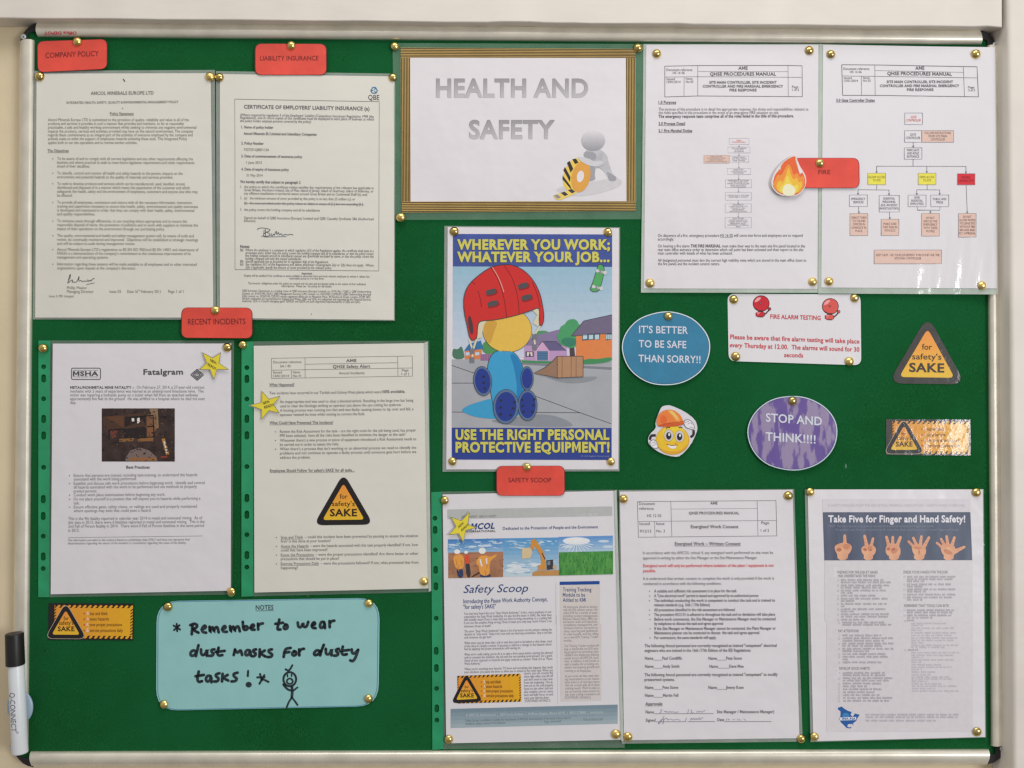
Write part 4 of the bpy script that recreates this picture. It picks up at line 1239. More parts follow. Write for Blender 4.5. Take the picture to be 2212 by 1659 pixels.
# ================================================================ newsletter in its pocket
q = [(956, 1068), (1328.5, 1060), (1343, 1598), (964, 1605.7)]; ql = [(930, 1063), (1334, 1057.5), (1349.5, 1615), (932, 1619)]
h = bow(q, 0.0012, 0.0012, seed=6)
t = thing('newsletter', 1147, 1335, 0.001, 'safety newsletter with a strip of three colour photographs in a green edged punched pocket', 'newsletter', 'documents in green edged punched pockets')
c = [C4(86 + y * .013, y)[:2] for y in (387, 735, 1488)] + [C5(101 + y * .01, y)[:2] for y in (810, 1158)]
o = [C4(86 + y * .013, y)[:2] for y in (515, 955, 1137)] + [C5(101 + y * .01, y)[:2] for y in (395, 585, 1030)]
pocket(ql, [(931.5, 1063), (953, 1062), (958, 1618), (934, 1620)], c, o, flat(0.0012), t, C4, 5.1, 8.6)
p_ = sheet('paper', q, h, 0.0002, M_PAPERG, t, n=24, m=30)
sheet('pocket_fold', [(1327, 1060), (1332, 1058.5), (1347, 1600), (1342, 1601)], bow(q, 0.0026, 0.001, seed=6), 0.0008, M_RIGID, t, n=3, m=20)
NV = (44, 70, 124)
a = Print(h)
a.rect(C4, 230, 290, 2045, 394, (182, 184, 182), 1, dy=-34)
a.text(C4, 'ENVIRONMENT I HEALTH I SAFETY', 385, 770, 374, 26, (112, 112, 114), y1=366)
a.text(C4, 'Issue 17 - May 2014', 1655, 1890, 352, 26, (214, 216, 214), y1=344)
a.build('header_band', p_)
a = Print(h)
a.text(C4, 'AMCOL', 410, 750, 512, 62, NV, base=True, bold=.07, shear=.22, y1=500)
a.text(C4, 'INTERNATIONAL', 410, 760, 545, 22, (40, 40, 48), base=True, bold=.03, y1=537)
a.build('logo', p_)
a = Print(h)
a.text(C4, 'Dedicated to the Protection of People and the Environment', 840, 1888, 502, 32, (58, 70, 118), y1=484, bold=.015)
a.text(C4, 'Safety Scoop', 405, 1118, 1210, 86, NV, base=True, shear=.28, y1=1196, res=3)
a.text(C4, 'Introducing the Pause Work Authority Concept,', 405, 1332, 1306, 46, NV, y1=1282, bold=.005); a.text(C4, '"for safety\'s SAKE"', 405, 762, 1368, 46, NV, y1=1360, bold=.005)
a.text(C4, 'Training Tracking', 1500, 1815, 1176, 42, NV, bold=.02); a.text(C4, 'Module to be', 1500, 1746, 1234, 42, NV, bold=.02); a.text(C4, 'Added to KMi', 1500, 1755, 1290, 42, NV, bold=.02)
a.build('heading_text', p_)
def pic(x0, x1, yt, yb):
    a = Print(h)
    return a
a = Print(h)                                         # men in hard hats on bare ground
a.grad(C4, 234, 620, 842, 770, (72, 128, 190), (150, 186, 214), 6, 1, dy=-12); a.rect(C4, 238, 768, 842, 1048, surface('printed bare ground', (164, 116, 86), rough=.42, var=.22, vscale=60), 2, dy=-14)
for x, y, r_ in ((300, 680, 60), (480, 700, 70), (640, 690, 80), (780, 660, 50), (560, 650, 40)): a.ell(C4, x, y, r_, r_ * .18, (196, 212, 226), 2)
a.poly(C4, [(240, 800), (842, 758), (842, 800), (240, 850)], (176, 122, 92), 3)
OR = (228, 158, 76); HT = (232, 232, 230); JN = (52, 64, 98)
a.poly(C4, smooth_loop([(325, 940), (400, 935), (405, 1044), (345, 1045)], 1), JN, 4); a.poly(C4, smooth_loop([(300, 800), (350, 770), (400, 800), (415, 850), (405, 945), (325, 950), (292, 860)], 1), OR, 5); a.ell(C4, 336, 785, 34, 26, (196, 120, 84), 5); a.poly(C4, ellipse(336, 755, 34, 26, 20), HT, 6)
a.poly(C4, smooth_loop([(425, 860), (470, 860), (490, 1040), (440, 1040)], 1), (60, 58, 66), 4); a.poly(C4, smooth_loop([(410, 810), (440, 780), (470, 800), (478, 880), (430, 895)], 1), (216, 84, 58), 5); a.poly(C4, ellipse(434, 762, 22, 18, 16), HT, 6)
a.poly(C4, smooth_loop([(590, 1000), (690, 990), (715, 1036), (590, 1040)], 1), JN, 4); a.poly(C4, smooth_loop([(560, 830), (600, 795), (650, 795), (700, 815), (770, 780), (775, 800), (710, 850), (690, 900), (700, 1000), (640, 1026), (585, 1000), (575, 930), (540, 880)], 1), OR, 5)
a.ell(C4, 622, 775, 30, 28, (190, 116, 82), 5); a.poly(C4, ellipse(612, 745, 40, 34, 20), HT, 6); a.poly(C4, [(580, 840), (598, 836), (618, 915), (600, 918)], (220, 224, 226), 6); a.poly(C4, [(650, 828), (668, 828), (668, 890), (655, 892)], (220, 224, 226), 6)
a.poly(C4, [(490, 1030), (580, 975), (590, 990), (510, 1036)], (70, 54, 50), 4)
r = random.Random(21)
for k in range(150):
    x = r.uniform(242, 836); y = r.uniform(800, 1036) - (x - 240) * .023
    a.poly(C4, [(x, y), (x + r.uniform(6, 26), y + r.uniform(-4, 2)), (x + r.uniform(6, 22), y + r.uniform(3, 9)), (x - 3, y + r.uniform(3, 8))], r.choice(((146, 100, 76), (182, 134, 104), (130, 90, 72), (172, 120, 88))), 3.5)
for k in range(60):
    x = r.uniform(240, 836); y = r.uniform(622, 735) - (x - 240) * .02
    a.ell(C4, x, y, r.uniform(8, 34), r.uniform(2, 7), r.choice(((178, 204, 226), (120, 164, 208), (206, 218, 230), (96, 146, 200))), 2.5, n=12)
for x, y in ((320, 840), (345, 905), (565, 900), (640, 960), (600, 850), (655, 880), (380, 850)):
    a.line(C4, [(x, y), (x + 12, y + 40), (x + 6, y + 62)], 9, (198, 128, 62), 5.5, smooth=1)
a.build('workers_photograph', p_)
a = Print(h)                                         # excavator against the sky
a.grad(C4, 842, 608, 1452, 1030, (84, 148, 200), (196, 210, 218), 9, 1, dy=-10)
for x, y, r_ in ((900, 640, 40), (1350, 640, 30), (1000, 910, 120), (1200, 900, 90), (1330, 740, 30), (1000, 960, 140)): a.ell(C4, x, y, r_, r_ * .2, (214, 222, 228), 2)
EX = (206, 144, 66)
a.poly(C4, [(1050, 720), (1150, 708), (1165, 770), (1140, 822), (1050, 830)], (214, 192, 152), 4)
for k in range(6): a.poly(C4, [(1052 + k * 16, 822), (1064 + k * 16, 822), (1058 + k * 16, 840)], (214, 192, 152), 4)
a.poly(C4, [(1140, 712), (1155, 625), (1190, 612), (1205, 650), (1175, 745)], EX, 5); a.poly(C4, [(1185, 625), (1215, 640), (1295, 770), (1320, 950), (1270, 955), (1255, 800), (1190, 690)], EX, 6); a.line(C4, [(1270, 770), (1305, 840)], 10, (60, 50, 44), 7)
a.poly(C4, [(1318, 852), (1392, 842), (1396, 948), (1325, 955)], (62, 60, 62), 7); a.poly(C4, [(1330, 862), (1362, 858), (1362, 900), (1330, 905)], (120, 132, 140), 8); a.poly(C4, [(1230, 905), (1280, 890), (1290, 950), (1230, 955)], EX, 7); a.poly(C4, smooth_loop([(1390, 900), (1430, 905), (1435, 950), (1390, 950)], 1), (190, 170, 140), 7)
a.poly(C4, [(1165, 985), (1220, 962), (1455, 958), (1458, 1018), (1165, 1022)], (190, 142, 84), 4)
r = random.Random(22)
for k in range(90):
    x = r.uniform(860, 1440); y = r.choice((r.uniform(625, 720), r.uniform(850, 1000)))
    a.ell(C4, x, y, r.uniform(10, 46), r.uniform(2, 8), r.choice(((150, 186, 214), (200, 214, 222), (172, 200, 220), (120, 170, 208))), 2.5, n=12)
a.build('excavator_photograph', p_)
a = Print(h)                                         # crop field and sun
a.grad(C4, 1452, 592, 2052, 765, (96, 146, 204), (176, 200, 218), 6, 1, dy=-14)
a.poly(C4, ellipse(1650, 636, 150, 40, 30), (226, 230, 236), 2); a.poly(C4, ellipse(1645, 630, 85, 24, 30), (240, 240, 244), 3)
for k in range(11):
    an = .25 + k * .26; a.line(C4, [(1650, 650), (1650 + 190 * math.cos(an), 650 + 110 * math.sin(an))], 7, (222, 228, 234), 2)
for x, y in ((1950, 640), (2000, 700), (1560, 700)): a.ell(C4, x, y, 60, 14, (200, 214, 226), 2)
a.rect(C4, 1458, 762, 2054, 1018, surface('printed crop field', (58, 130, 62), rough=.42, rgb2=(88, 156, 74), vscale=130, stretch=(1.6, 1, .5)), 4, dy=-14)
r = random.Random(5)
for k in range(70):
    x = r.uniform(1462, 2040); y = r.uniform(800, 1000); a.poly(C4, [(x, y), (x + 9, y), (x + r.uniform(-6, 14), y - r.uniform(20, 60))], r.choice(((36, 98, 50), (104, 168, 84), (46, 112, 56))), 5)
a.build('field_photograph', p_)
a = Print(h)
a.rect(C4, 1466, 1086, 1905, 1122, (36, 74, 148), 2, dy=-8); a.rect(C4, 1470, 1122, 1908, 1560, (212, 204, 200), 1); a.rect(C5, 1477, 113, 1925, 952, (212, 204, 202), 1, dy=-12)
S_ = (126, 122, 128)
TT = (136, 132, 138)
rows4 = [(1366, 'All employees should be familiar'), (1398, 'with the KMi software system. We'), (1431, 'utilize KMi for a variety of tasks,'), (1465, 'including incident management,'), (1498, 'Behavior-Based Safety (BBS) ob-'), (1530, 'servations, audit and inspection,')]
for y, s in rows4: a.text(C4, s, 1505, 1884, y, 27, TT, y1=y - 2)
rows5 = [(114, 'compliance management, per-'), (147, 'formance metrics, corrective ac-'), (181, 'tions, reporting and dashboards.'), (215, "In a few months, we'll be rolling"), (249, 'out a new KMi Training Tracker'), (344, 'The Training Tracker module will'), (378, 'help us standardize our EHS train-'), (411, 'ing program by providing clear'), (445, 'visibility into employees training'), (479, 'needs across all AMCOL loca-'), (512, 'tions. In addition, it will provide us'), (546, 'with a baseline for providing con-'), (580, 'sistent and ongoing growth and'), (676, 'As you know, we have many train-'), (710, 'ing requirements at our opera-'), (744, 'tions and it is of vital importance'), (777, 'that we comply with all of these'), (811, "training needs. We'll be able to"), (845, 'set up training requirements by'), (879, 'job, track training completion and')]
for y, s in rows5: a.text(C5, s, 1508 + y * .022, 1888 + y * .022, y, 27, TT, y1=y - 6)
a.text(C5, 'module.', 1512, 1600, 284, 27, TT); a.text(C5, 'coaching to all employees.', 1520, 1815, 617, 27, TT); a.text(C5, '(CONTINUED ON PAGE 2)', 1528, 1810, 912, 26, TT)
a.build('side_column', p_)
a = Print(h); a.slope = -.022
for y, s in ((1440, 'You may have heard the term "Stop Work Authority." In fact, every employee in our'), (1474, "organization has Stop Work Authority. It's also the first letter in SAKE. But what does"), (1507, 'that actually mean? Does it mean that you have to bring everything to a crashing halt'), (1541, 'if you see the smallest thing wrong? Does it mean you only stop work if there is an')): a.text(C4, s, 411, 1376, y, 27, TT)
for y, x1, s in ((128, 708, 'imminent threat of death?'), (183, 1380, 'The term "Stop Work Authority" places a lot of pressure on the person making the'), (216, 1380, 'decision to "stop work." Stop it too soon and you interrupt production. Stop it too late'), (250, 717, 'and someone can get hurt.'),
        (312, 1382, 'While there may be times that a job or task does need to be halted or shut down, most'), (346, 1382, "of the time it's simply a matter of pausing to address a change in the hazards identi-"), (378, 1036, 'fied by applying the proper precautions and moving on.'),
        (438, 1386, "What we're really asking you to do is to take a short pause before starting the planned"), (471, 1386, 'task to reassess the situation, the job and the surrounding environment. Do a quick'), (505, 1386, 'check of your exposure to hazards and apply controls as needed. Think of it as "Pause'), (540, 600, 'Work Authority."'),
        (599, 1390, "When you're watching your favorite TV show and something else happens that needs"), (632, 1392, 'your attention, you pause the show to allow you to attend to the other task. When you')): a.text(C5, s, 416, x1, y, 27, TT)
for y, s in ((646, 'return, you can resume the'), (680, 'show right where you left off'), (714, "and don't need to start over"), (748, 'from the beginning. This al-'), (781, 'lows you to not only properly'), (815, 'focus on the other task but'), (849, 'also enables you to come'), (883, 'back and fully focus on and')): a.text(C5, s, 1074, 1392, y, 27, TT)
a.text(C5, 'enjoy your favorite show.', 1076, 1350, 917, 27, TT); a.text(C5, '(CONTINUED ON PAGE 2)', 1080, 1362, 950, 26, TT)
a.line(C4, [(1424, 1090), (1424, 1560)], 3, (176, 176, 184), 1); a.line(C5, [(1430, 0), (1445, 980)], 3, (190, 190, 196), 1)
a.build('body_text', p_)
def sake_label(a, R, q, tri, lines, words, left=0.0, rim=None, sc=1.0, L=1):
    """black and orange chevron bordered label; q = corners of the orange field"""
    TL, TR, BR, BL = [Vector(p) for p in q]
    def at(u, v): return tuple((TL * (1 - u) + TR * u) * (1 - v) + (BL * (1 - u) + BR * u) * v)
    N = 6
    for i in range(N):
        tt = (i + .5) / N
        a.poly(R, [at(i / N, 0), at((i + 1) / N, 0), at((i + 1) / N, 1), at(i / N, 1)], (int(226 + 4 * tt), int(150 + 22 * tt), int(56 - 16 * tt)), L)
    W = (TR - TL).length; H = (BL - TL).length; n = 15; bw = .085
    DKK = (40, 34, 32)
    for k in range(n):
        u = k / n
        a.poly(R, [at(u, 0), at(u + .052, 0), at(u + .034, .03), at(u + .018, bw), at(u - .012 if k else 0, bw), at(u + .012, .03)], DKK, L + 1)
        a.poly(R, [at(u + .03, 1 - bw), at(min(1, u + .062), 1 - bw), at(u + .042, 1 - .03), at(min(1, u + .05), 1), at(u, 1), at(u + .018, 1 - .03)], DKK, L + 1)
    for k in range(9):
        v = .1 + k * .09
        for s in (0, 1):
            x0, x1 = (0, .022) if s == 0 else (1 - .03, 1)
            a.poly(R, [at(x0, v + .05), at(x1, v), at(x1, v + .035), at(x0, v + .085)], DKK, L + 1)
    sake_triangle(a, R, tri[0], tri[1], tri[2], tri[3], .68, True, layer=L + 2, rim=rim)
    (fx0, fx1, fy, fh), (sx0, sx1, sy, sh), (kx0, kx1, ky, kh) = words
    T2 = (62, 44, 32)
    a.text(R, 'for', fx0, fx1, fy, fh, T2, base=True, layer=L + 6, bold=.01); a.text(R, "safety's", sx0, sx1, sy, sh, T2, base=True, layer=L + 6, bold=.01); a.text(R, 'SAKE', kx0, kx1, ky, kh, T2, base=True, layer=L + 6, bold=.05)
    for (x0, x1, y, hh, s) in lines:
        a.ell(R, x0 - 22 * sc, y, 7 * sc, 7 * sc, (206, 60, 44), L + 3, n=8)
        a.text(R, s[0], x0, x0 + 22 * sc, y, hh * .95, (236, 226, 208), layer=L + 4, bold=.03); a.text(R, s[1:], x0 + 29 * sc, x1, y, hh, (112, 78, 40), layer=L + 4)
LT = ('Stop and think', 'Assess hazards', 'Know proper precautions', 'Exercise precautions daily')
a = Print(h)
sake_label(a, C5, [(335, 672), (1036, 648), (1044, 955), (342, 977)], ((438, 640), (268, 975), (622, 955), 70),
           [(624, 818, 740, 34, LT[0]), (626, 832, 790, 34, LT[1]), (626, 952, 840, 34, LT[2]), (628, 960, 892, 34, LT[3])],
           ((418, 465, 808, 30), (378, 508, 852, 34), (368, 522, 908, 42)), sc=1.0)
a.build('warning_label_picture', p_)
a = Print(h)
a.grad(C5, 264, 1036, 2104, 1246, (120, 140, 154), (164, 180, 186), 5, 1, dy=-48)
a.text(C5, '\u00a9 AMCOL International  |  2870 Forbs Avenue  |  Hoffman Estates, Illinois 60192  |  800.537.8040  |  amcol.com', 430, 1945, 1108, 30, (192, 204, 208), y1=1072)
a.text(C5, 'Safety Scoop is published monthly for employees of AMCOL International. If you have a story idea or', 428, 1588, 1166, 26, (104, 116, 126), y1=1136)
a.text(C5, 'feedback, please contact EHS Director', 428, 870, 1202, 26, (104, 116, 126), y1=1190); a.text(C5, 'by email', 1300, 1476, 1180, 26, (104, 116, 126), y1=1172)
a.text(C5, 'FOR INTERNAL USE', 1728, 1940, 1158, 26, (116, 128, 136), y1=1152)
a.build('footer_band', p_)
pin(960, 1081, 'at the top left corner of the newsletter', h, .0003)
pin(969.5, 1597, 'at the bottom left corner of the newsletter', h, .0003)
pin(1330.8, 1586, 'at the bottom right corner of the newsletter', h, .0003)

# ================================================================ NEW-READ stars
def star(tips, inner, R, w1, w2, label):
    pts = []
    for i in range(5):
        pts.append(tips[i]); pts.append(inner[i])
    P = zp(R, pts)
    cx = sum(p[0] for p in P) / 10; cy = sum(p[1] for p in P) / 10
    h = flat(0.0052, .01, .012, cx, cy)
    t = thing('star_cutout', cx, cy, 0.005, label, 'paper star', 'yellow paper stars')
    slab('star_rim', P, h, 0.0004, [ink((216, 214, 208)), ink((216, 214, 208))], t)
    ins = [(cx + (x - cx) * .95, cy + (y - cy) * .95) for x, y in P]
    slab('star_outline', ins, h, 0.0002, [ink((66, 56, 44))] * 2, t, lift=.0001)
    ins = [(cx + (x - cx) * .88, cy + (y - cy) * .88) for x, y in P]
    slab('star_face', ins, h, 0.0002, [surface('yellow card', (228, 211, 62), rough=.45, var=.05, coat=.2)] * 2, t, lift=.0002)
    a = Print(h)
    for s, x0, x1, y, y1, hh in (('NEW-',) + w1, ('READ!!',) + w2): a.text(R, s, x0, x1, y, hh, (84, 76, 44), y1=y1, bold=.02, base=True)
    a.build('lettering', t, lift=.0002)
star([(1818, 203), (2030, 205), (2118, 398), (1952, 515), (1785, 400)], [(1935, 265), (2008, 325), (1985, 398), (1905, 398), (1868, 322)], B6, (1912, 1982, 308, 346, 30), (1884, 1972, 352, 402, 30), 'yellow paper star reading NEW-READ!! on the fatality report')
star([(315, 615), (522, 672), (515, 866), (310, 938), (175, 778)], [(395, 708), (447, 768), (395, 838), (312, 828), (312, 745)][0:5], B7, (330, 402, 770, 750, 30), (342, 438, 814, 788, 30), 'yellow paper star reading NEW-READ!! on the safety alert')
star([(478, 308), (556, 492), (406, 668), (232, 578), (262, 366)], [(460, 455), (432, 520), (352, 562), (318, 480), (385, 408)], C4, (350, 410, 500, 448, 30), (382, 458, 536, 470, 30), 'yellow paper star reading NEW-READ!! on the newsletter')
# ================================================================ fire response sheets
def header(a, R, lines, K, items):
    for pts, w in lines: a.line(R, pts, w, K, 1)
    for it in items:
        s, x0, x1, y, hh, b = it
        a.text(R, s, x0, x1, y, hh, K, bold=b)
def flow_box(R, x0, y0, x1, y1, words, hh, parent, h, fill=None, tc_=(120, 116, 120), name='flow_box', dy=0.0, lw=3.0):
    a = Print(h)
    if fill: a.rect(R, x0, y0, x1, y1, fill, 1, dy=dy)
    a.frame(R, x0, y0, x1, y1, lw, (128, 128, 138), 2, dy=dy)
    for s, yy, xa, xb in words: a.text(R, s, xa, xb, yy, hh, tc_, layer=3)
    return a.build(name, parent)

q = [(1396, 97), (1768, 97), (1766, 624), (1391, 623)]; ql = [(1390, 95), (1774.5, 95), (1769, 632.5), (1384.5, 632)]
h = h_f1 = bow(q, 0.0014, 0.0016, seed=7)
t = thing('procedure_sheet', 1579, 363, 0.002, 'first page of the fire response procedure, with one tall column of flow chart boxes', 'document', 'laminated documents on the board')
sheet('rigid_sleeve', ql, h, 0.0008, M_RIGID, t, lift=-0.0004)
p_ = sheet('paper', q, h, 0.0002, M_PAPER, t, n=24, m=30)
K = (98, 96, 102)
a = Print(h)
header(a, A4, [([(343, 452), (708, 445), (1700, 444), (1855, 448), (1858, 788), (706, 780), (343, 791), (343, 452)], 6), ([(706, 446), (706, 781)], 4), ([(1700, 444), (1703, 784)], 4), ([(706, 510), (1700, 512)], 3),
    ([(343, 572), (706, 568), (1856, 575)], 4), ([(556, 571), (554, 786)], 4)], K,
    [('AME', 1153, 1256, 476, 36, .05), ('QHSE PROCEDURES MANUAL', 840, 1568, 541, 36, .05), ('SITE MAIN CONTROLLER, SITE INCIDENT', 833, 1575, 633, 28, .05), ('CONTROLLER AND FIRE MARSHAL EMERGENCY', 760, 1646, 676, 28, .05),
     ('FIRE RESPONSE', 1056, 1354, 718, 28, .05), ('Document reference', 361, 646, 494, 28, 0), ('HS 16 06', 431, 561, 528, 26, 0), ('Issued', 363, 452, 594, 26, 0), ('13/01/2014', 363, 516, 627, 26, 0),
     ('Issue', 575, 648, 590, 26, 0), ('No 03', 575, 656, 626, 26, 0), ('Page', 1744, 1815, 682, 26, 0), ('1 of 5', 1748, 1820, 715, 26, 0)])
a.build('header_table', p_)
a = Print(h)
for s, x1, y in (('1.0 Purpose', 467, 852), ('2.0 Process Detail', 566, 1087), ('2.1 Fire Marshal Duties', 645, 1165)): a.text(A4, s, 274, x1, y, 31, K, bold=.045, ul=True)
a.build('heading_text', p_)
a = Print(h); a.bold = 0
K2 = (118, 116, 122)
a.para(A4, 274, 32, [(928, 1925, 'The purpose of this procedure is to detail the appropriate response, the duties and responsibilities relevant to'), (966, 1600, 'the roles specified in this procedure in the event of an emergency FIRE situation on site.')], K2)
a.text(A4, 'The emergency response team comprises all of the roles listed in the title of this procedure.', 274, 1764, 1008, 32, K, bold=.05, y1=1002)
a.para(A8, 267, 32, [(868, 942, 'On discovery of a fire, emergency procedure'), (908, 445, 'accordingly.'), (984, 615, 'On hearing a fire alarm'), (1024, 1868, 'rear main office entrance order to determine which call point has been activated and then report to the site'),
    (1063, 1090, 'main controller with details of what has been activated.'), (1141, 1902, 'All designated personnel must don the correct high visibility vests which are stored in the main office (next to'), (1180, 948, 'the fire panel) and the incident control centre.')], K)
a.text(A8, 'HS 16 05', 953, 1092, 868, 32, K, ul=True); a.text(A8, 'will come into force and employees are to respond', 1104, 1863, 867, 32, K)
a.text(A8, 'THE FIRE MARSHAL', 628, 958, 984, 32, K, bold=.055); a.text(A8, 'must make their way to the main site fire panel located in the', 972, 1888, 984, 32, K)
a.build('body_text', p_)
PK = (222, 190, 176)
RD = (214, 96, 92)
def fb(x0, y0, x1, y1, ws, fill=None, tc_=(132, 128, 134)):
    n = len(ws); st = 27
    y = (y0 + y1) / 2 - (n - 1) * st / 2
    return flow_box(D4, x0, y0, x1, y1, [(s, y + i * st, (x0 + x1) / 2 - w / 2, (x0 + x1) / 2 + w / 2) for i, (s, w) in enumerate(ws)], 19, p_, h, fill, tc_, lw=3.2)
fb(438, 108, 765, 209, [('FIRE', 80), ('MARSHALL', 230)], None, RD)
fb(417, 250, 782, 349, [('ON HEARING', 245), ('THE SITE', 155), ('ALARMS', 160)])
fb(441, 400, 762, 500, [('MAKE WAY', 205), ('TO THE MAIN', 250), ('FIRE PANEL', 205)])
fb(20, 388, 436, 518, [('FIRE PANEL', 205), ('LOCATED IN THE', 300), ('REAR MAIN', 215), ('OFFICE ENTRANCE', 340)], PK)
fb(406, 604, 792, 705, [('IDENTIFY', 168), ('LOCATION OF', 255), ('INCIDENT', 180)])
fb(376, 792, 807, 922, [('NOMINATE OFFICIAL', 350), ('TO BECOME SITE', 305), ('MAIN CONTROLLER', 365), ('AND INCIDENT', 270), ('CONTROLLER', 245)])
fb(374, 1000, 805, 1130, [('MAKE WAY TO FIRE', 355), ('ASSEMBLY POINT', 320)])
fb(372, 1190, 804, 1333, [('INCIDENT', 180), ('CONTROLLER TO', 305), ('COLLECT  ALL', 240), ('REQUIRED', 190), ('INFORMATION', 280)])
fb(371, 1416, 803, 1588, [('SITE MAIN', 190), ('CONTROLLER TO', 300), ('LIAISE WITH FIRE', 310), ('BRIGADE AND', 255), ('CONTROL OVERALL', 355), ('SITE', 70)])
a = Print(h)
for x, y0, y1 in ((602, 209, 250), (600, 349, 400), (598, 500, 604), (596, 705, 792), (592, 922, 1000), (588, 1130, 1190), (588, 1333, 1416)):
    a.line(D4, [(x, y0), (x, y1)], 4, (120, 120, 128), 2); a.poly(D4, [(x - 14, y1 - 16), (x + 14, y1 - 16), (x, y1)], (110, 110, 118), 3)
a.build('flow_arrow', p_, gap=3)
pin(1419, 116, 'at the top left corner of the first fire response page', h)
pin(1748.6, 108.7, 'at the top right corner of the first fire response page', h)
pin(1404.5, 611.5, 'at the bottom left corner of the first fire response page', h)
pin(1755.6, 608.4, 'at the bottom right corner of the first fire response page', h)

q = [(1778, 97), (2149, 102), (2154, 623), (1774, 621)]; ql = [(1770.5, 95.5), (2151, 103), (2156, 636), (1767.5, 634)]
h = h_f2 = bow(q, 0.0022, 0.0012, seed=8, edge=lambda u, v: 0.0065 * max(0, (u - .62) / .38) ** 1.4 + max(0, min(1, (u - .35) * 2.2)) * max(0, min(1, (v - .62) * 3.4)) * (0.00021 * math.sin(58 * u + 5 * math.sin(4.1 * v + 1)) + 0.00012 * math.sin(97 * u + 21 * v + 2 * math.sin(9 * u)) + 0.00016 * math.sin(17 * v + 23 * u)))
t = thing('procedure_sheet', 1963, 363, 0.002, 'branching flow chart page of the fire response procedure, overlapping the right edge of the frame', 'document', 'laminated documents on the board')
sheet('rigid_sleeve', ql, h, 0.0008, M_RIGID, t, lift=-0.0004, n=24)
p_ = sheet('paper', q, h, 0.0002, M_PAPERG, t, n=84, m=70)
a = Print(h)
header(a, A5, [([(387, 648), (718, 650), (1605, 666), (1742, 668), (1756, 969), (722, 955), (396, 954), (387, 648)], 6), ([(718, 650), (722, 955)], 4), ([(1605, 666), (1616, 967)], 4), ([(718, 706), (1606, 724)], 3),
    ([(390, 760), (720, 764), (1747, 780)], 4), ([(583, 762), (586, 954)], 4)], K,
    [('AME', 1124, 1215, 684, 32, .05), ('SITE MAIN CONTROLLER, SITE INCIDENT', 838, 1502, 821, 25, .05), ('CONTROLLER AND FIRE MARSHAL EMERGENCY', 770, 1565, 861, 25, .05),
     ('FIRE RESPONSE', 1040, 1306, 900, 25, .05), ('Document reference', 404, 664, 690, 25, 0), ('HS 16 06', 470, 586, 722, 23, 0), ('Issued', 408, 488, 780, 23, 0), ('13/01/2014', 410, 549, 810, 23, 0),
     ('Issue', 601, 666, 779, 23, 0), ('No 03', 601, 676, 809, 23, 0), ('Page', 1652, 1715, 875, 23, 0), ('5 of 5', 1656, 1722, 905, 23, 0)])
a.text(A5, 'QHSE PROCEDURES MANUAL', 843, 1490, 737, 33, K, bold=.05, y1=745)
a.build('header_table', p_)
a = Print(h); a.text(A5, '5.0 Gate Controller Duties', 333, 718, 1006, 28, K, bold=.045, ul=True); a.build('heading_text', p_)
def gb(R, x0, y0, x1, y1, ws, fill=None, tc_=(112, 108, 114), hh=24, st=35, yc=None):
    n = len(ws); y = (yc if yc else (y0 + y1) / 2) - (n - 1) * st / 2
    return flow_box(R, x0, y0, x1, y1, [(s, y + i * st, (x0 + x1) / 2 - w / 2, (x0 + x1) / 2 + w / 2) for i, (s, w) in enumerate(ws)], hh, p_, h, fill, tc_, lw=4)
gb(A5, 1019, 1131, 1196, 1247, [('GATE', 58), ('CONTROLLER', 144)], None, RD, st=33)
gb(A5, 1016, 1307, 1188, 1424, [('GATE', 58), ('CONTROLLER', 144)], st=32)
gb(A5, 1190, 1307, 1508, 1424, [('FOLLOW INSTRUCTIONS', 262), ('FROM SITE MAIN', 184), ('CONTROLLER', 144)], PK, st=32)
gb(A5, 1014, 1479, 1190, 1594, [('MAIN GATE', 122), ('AND ROAD', 120), ('ENTRANCE', 122)], st=32)
YB = (230, 220, 84)
gb(B1, 552, 172, 740, 294, [('ALLOW ACCESS', 178), ('TO SITE', 82)], YB, (120, 114, 60))
gb(B1, 1085, 172, 1272, 294, [('DENY ACCESS', 155), ('TO SITE', 82)], YB, (120, 114, 60))
gb(B1, 1499, 177, 1685, 296, [('PEOPLE', 85), ('LEAVING SITE', 160)], (212, 52, 62), (128, 44, 54))
gb(B1, 357, 402, 548, 524, [('EMERGENCY', 148), ('SERVICES', 110)])
gb(B1, 672, 407, 885, 582, [('ESSENTIAL', 122), ('PERSONNEL', 140), ('(EHS, INCIDENT', 178), ('INVESTIGATORS)', 196)])
gb(B1, 978, 403, 1168, 526, [('NON', 56), ('ESSENTIAL', 122), ('EMPLOYEES', 138)], st=33)
gb(B1, 1218, 403, 1408, 526, [('PUBLIC AND', 140), ('PRESS', 70)])
gb(B1, 363, 598, 552, 832, [('DIRECT THEM', 155), ('TO THE FIRE', 136), ('OFFICER IN', 128), ('CHARGE IF IN', 154), ('PLACE', 72)], PK, (128, 106, 106))
gb(B1, 693, 659, 880, 832, [('MAKE SURE', 136), ('THEY SIGN IN', 152), ('WITH ECC', 118)], PK, (128, 106, 106))
gb(B1, 1120, 598, 1308, 837, [('DO NOT', 88), ('DISCUSS THE', 144), ('EMERGENCY', 148), ('WITH THESE', 146), ('PEOPLE', 90)], PK, (128, 106, 106))
gb(B1, 1510, 598, 1697, 848, [('DO NOT', 88), ('ALLOW PEOPLE', 172), ('TO LEAVE SITE', 164), ('WITHOUT FIRE', 162), ('BRIGADE AND', 158), ('ECC APPROVAL', 174)], PK, (128, 106, 106))
gb(B1, 619, 984, 1331, 1130, [('KEEP CALM.  USE YOUR JUDGEMENT. IF IN DOUBT ASK THE', 672), ('SITE MAIN CONTROLLER', 282)], PK, (128, 106, 106))
a = Print(h); LC = (112, 112, 120)
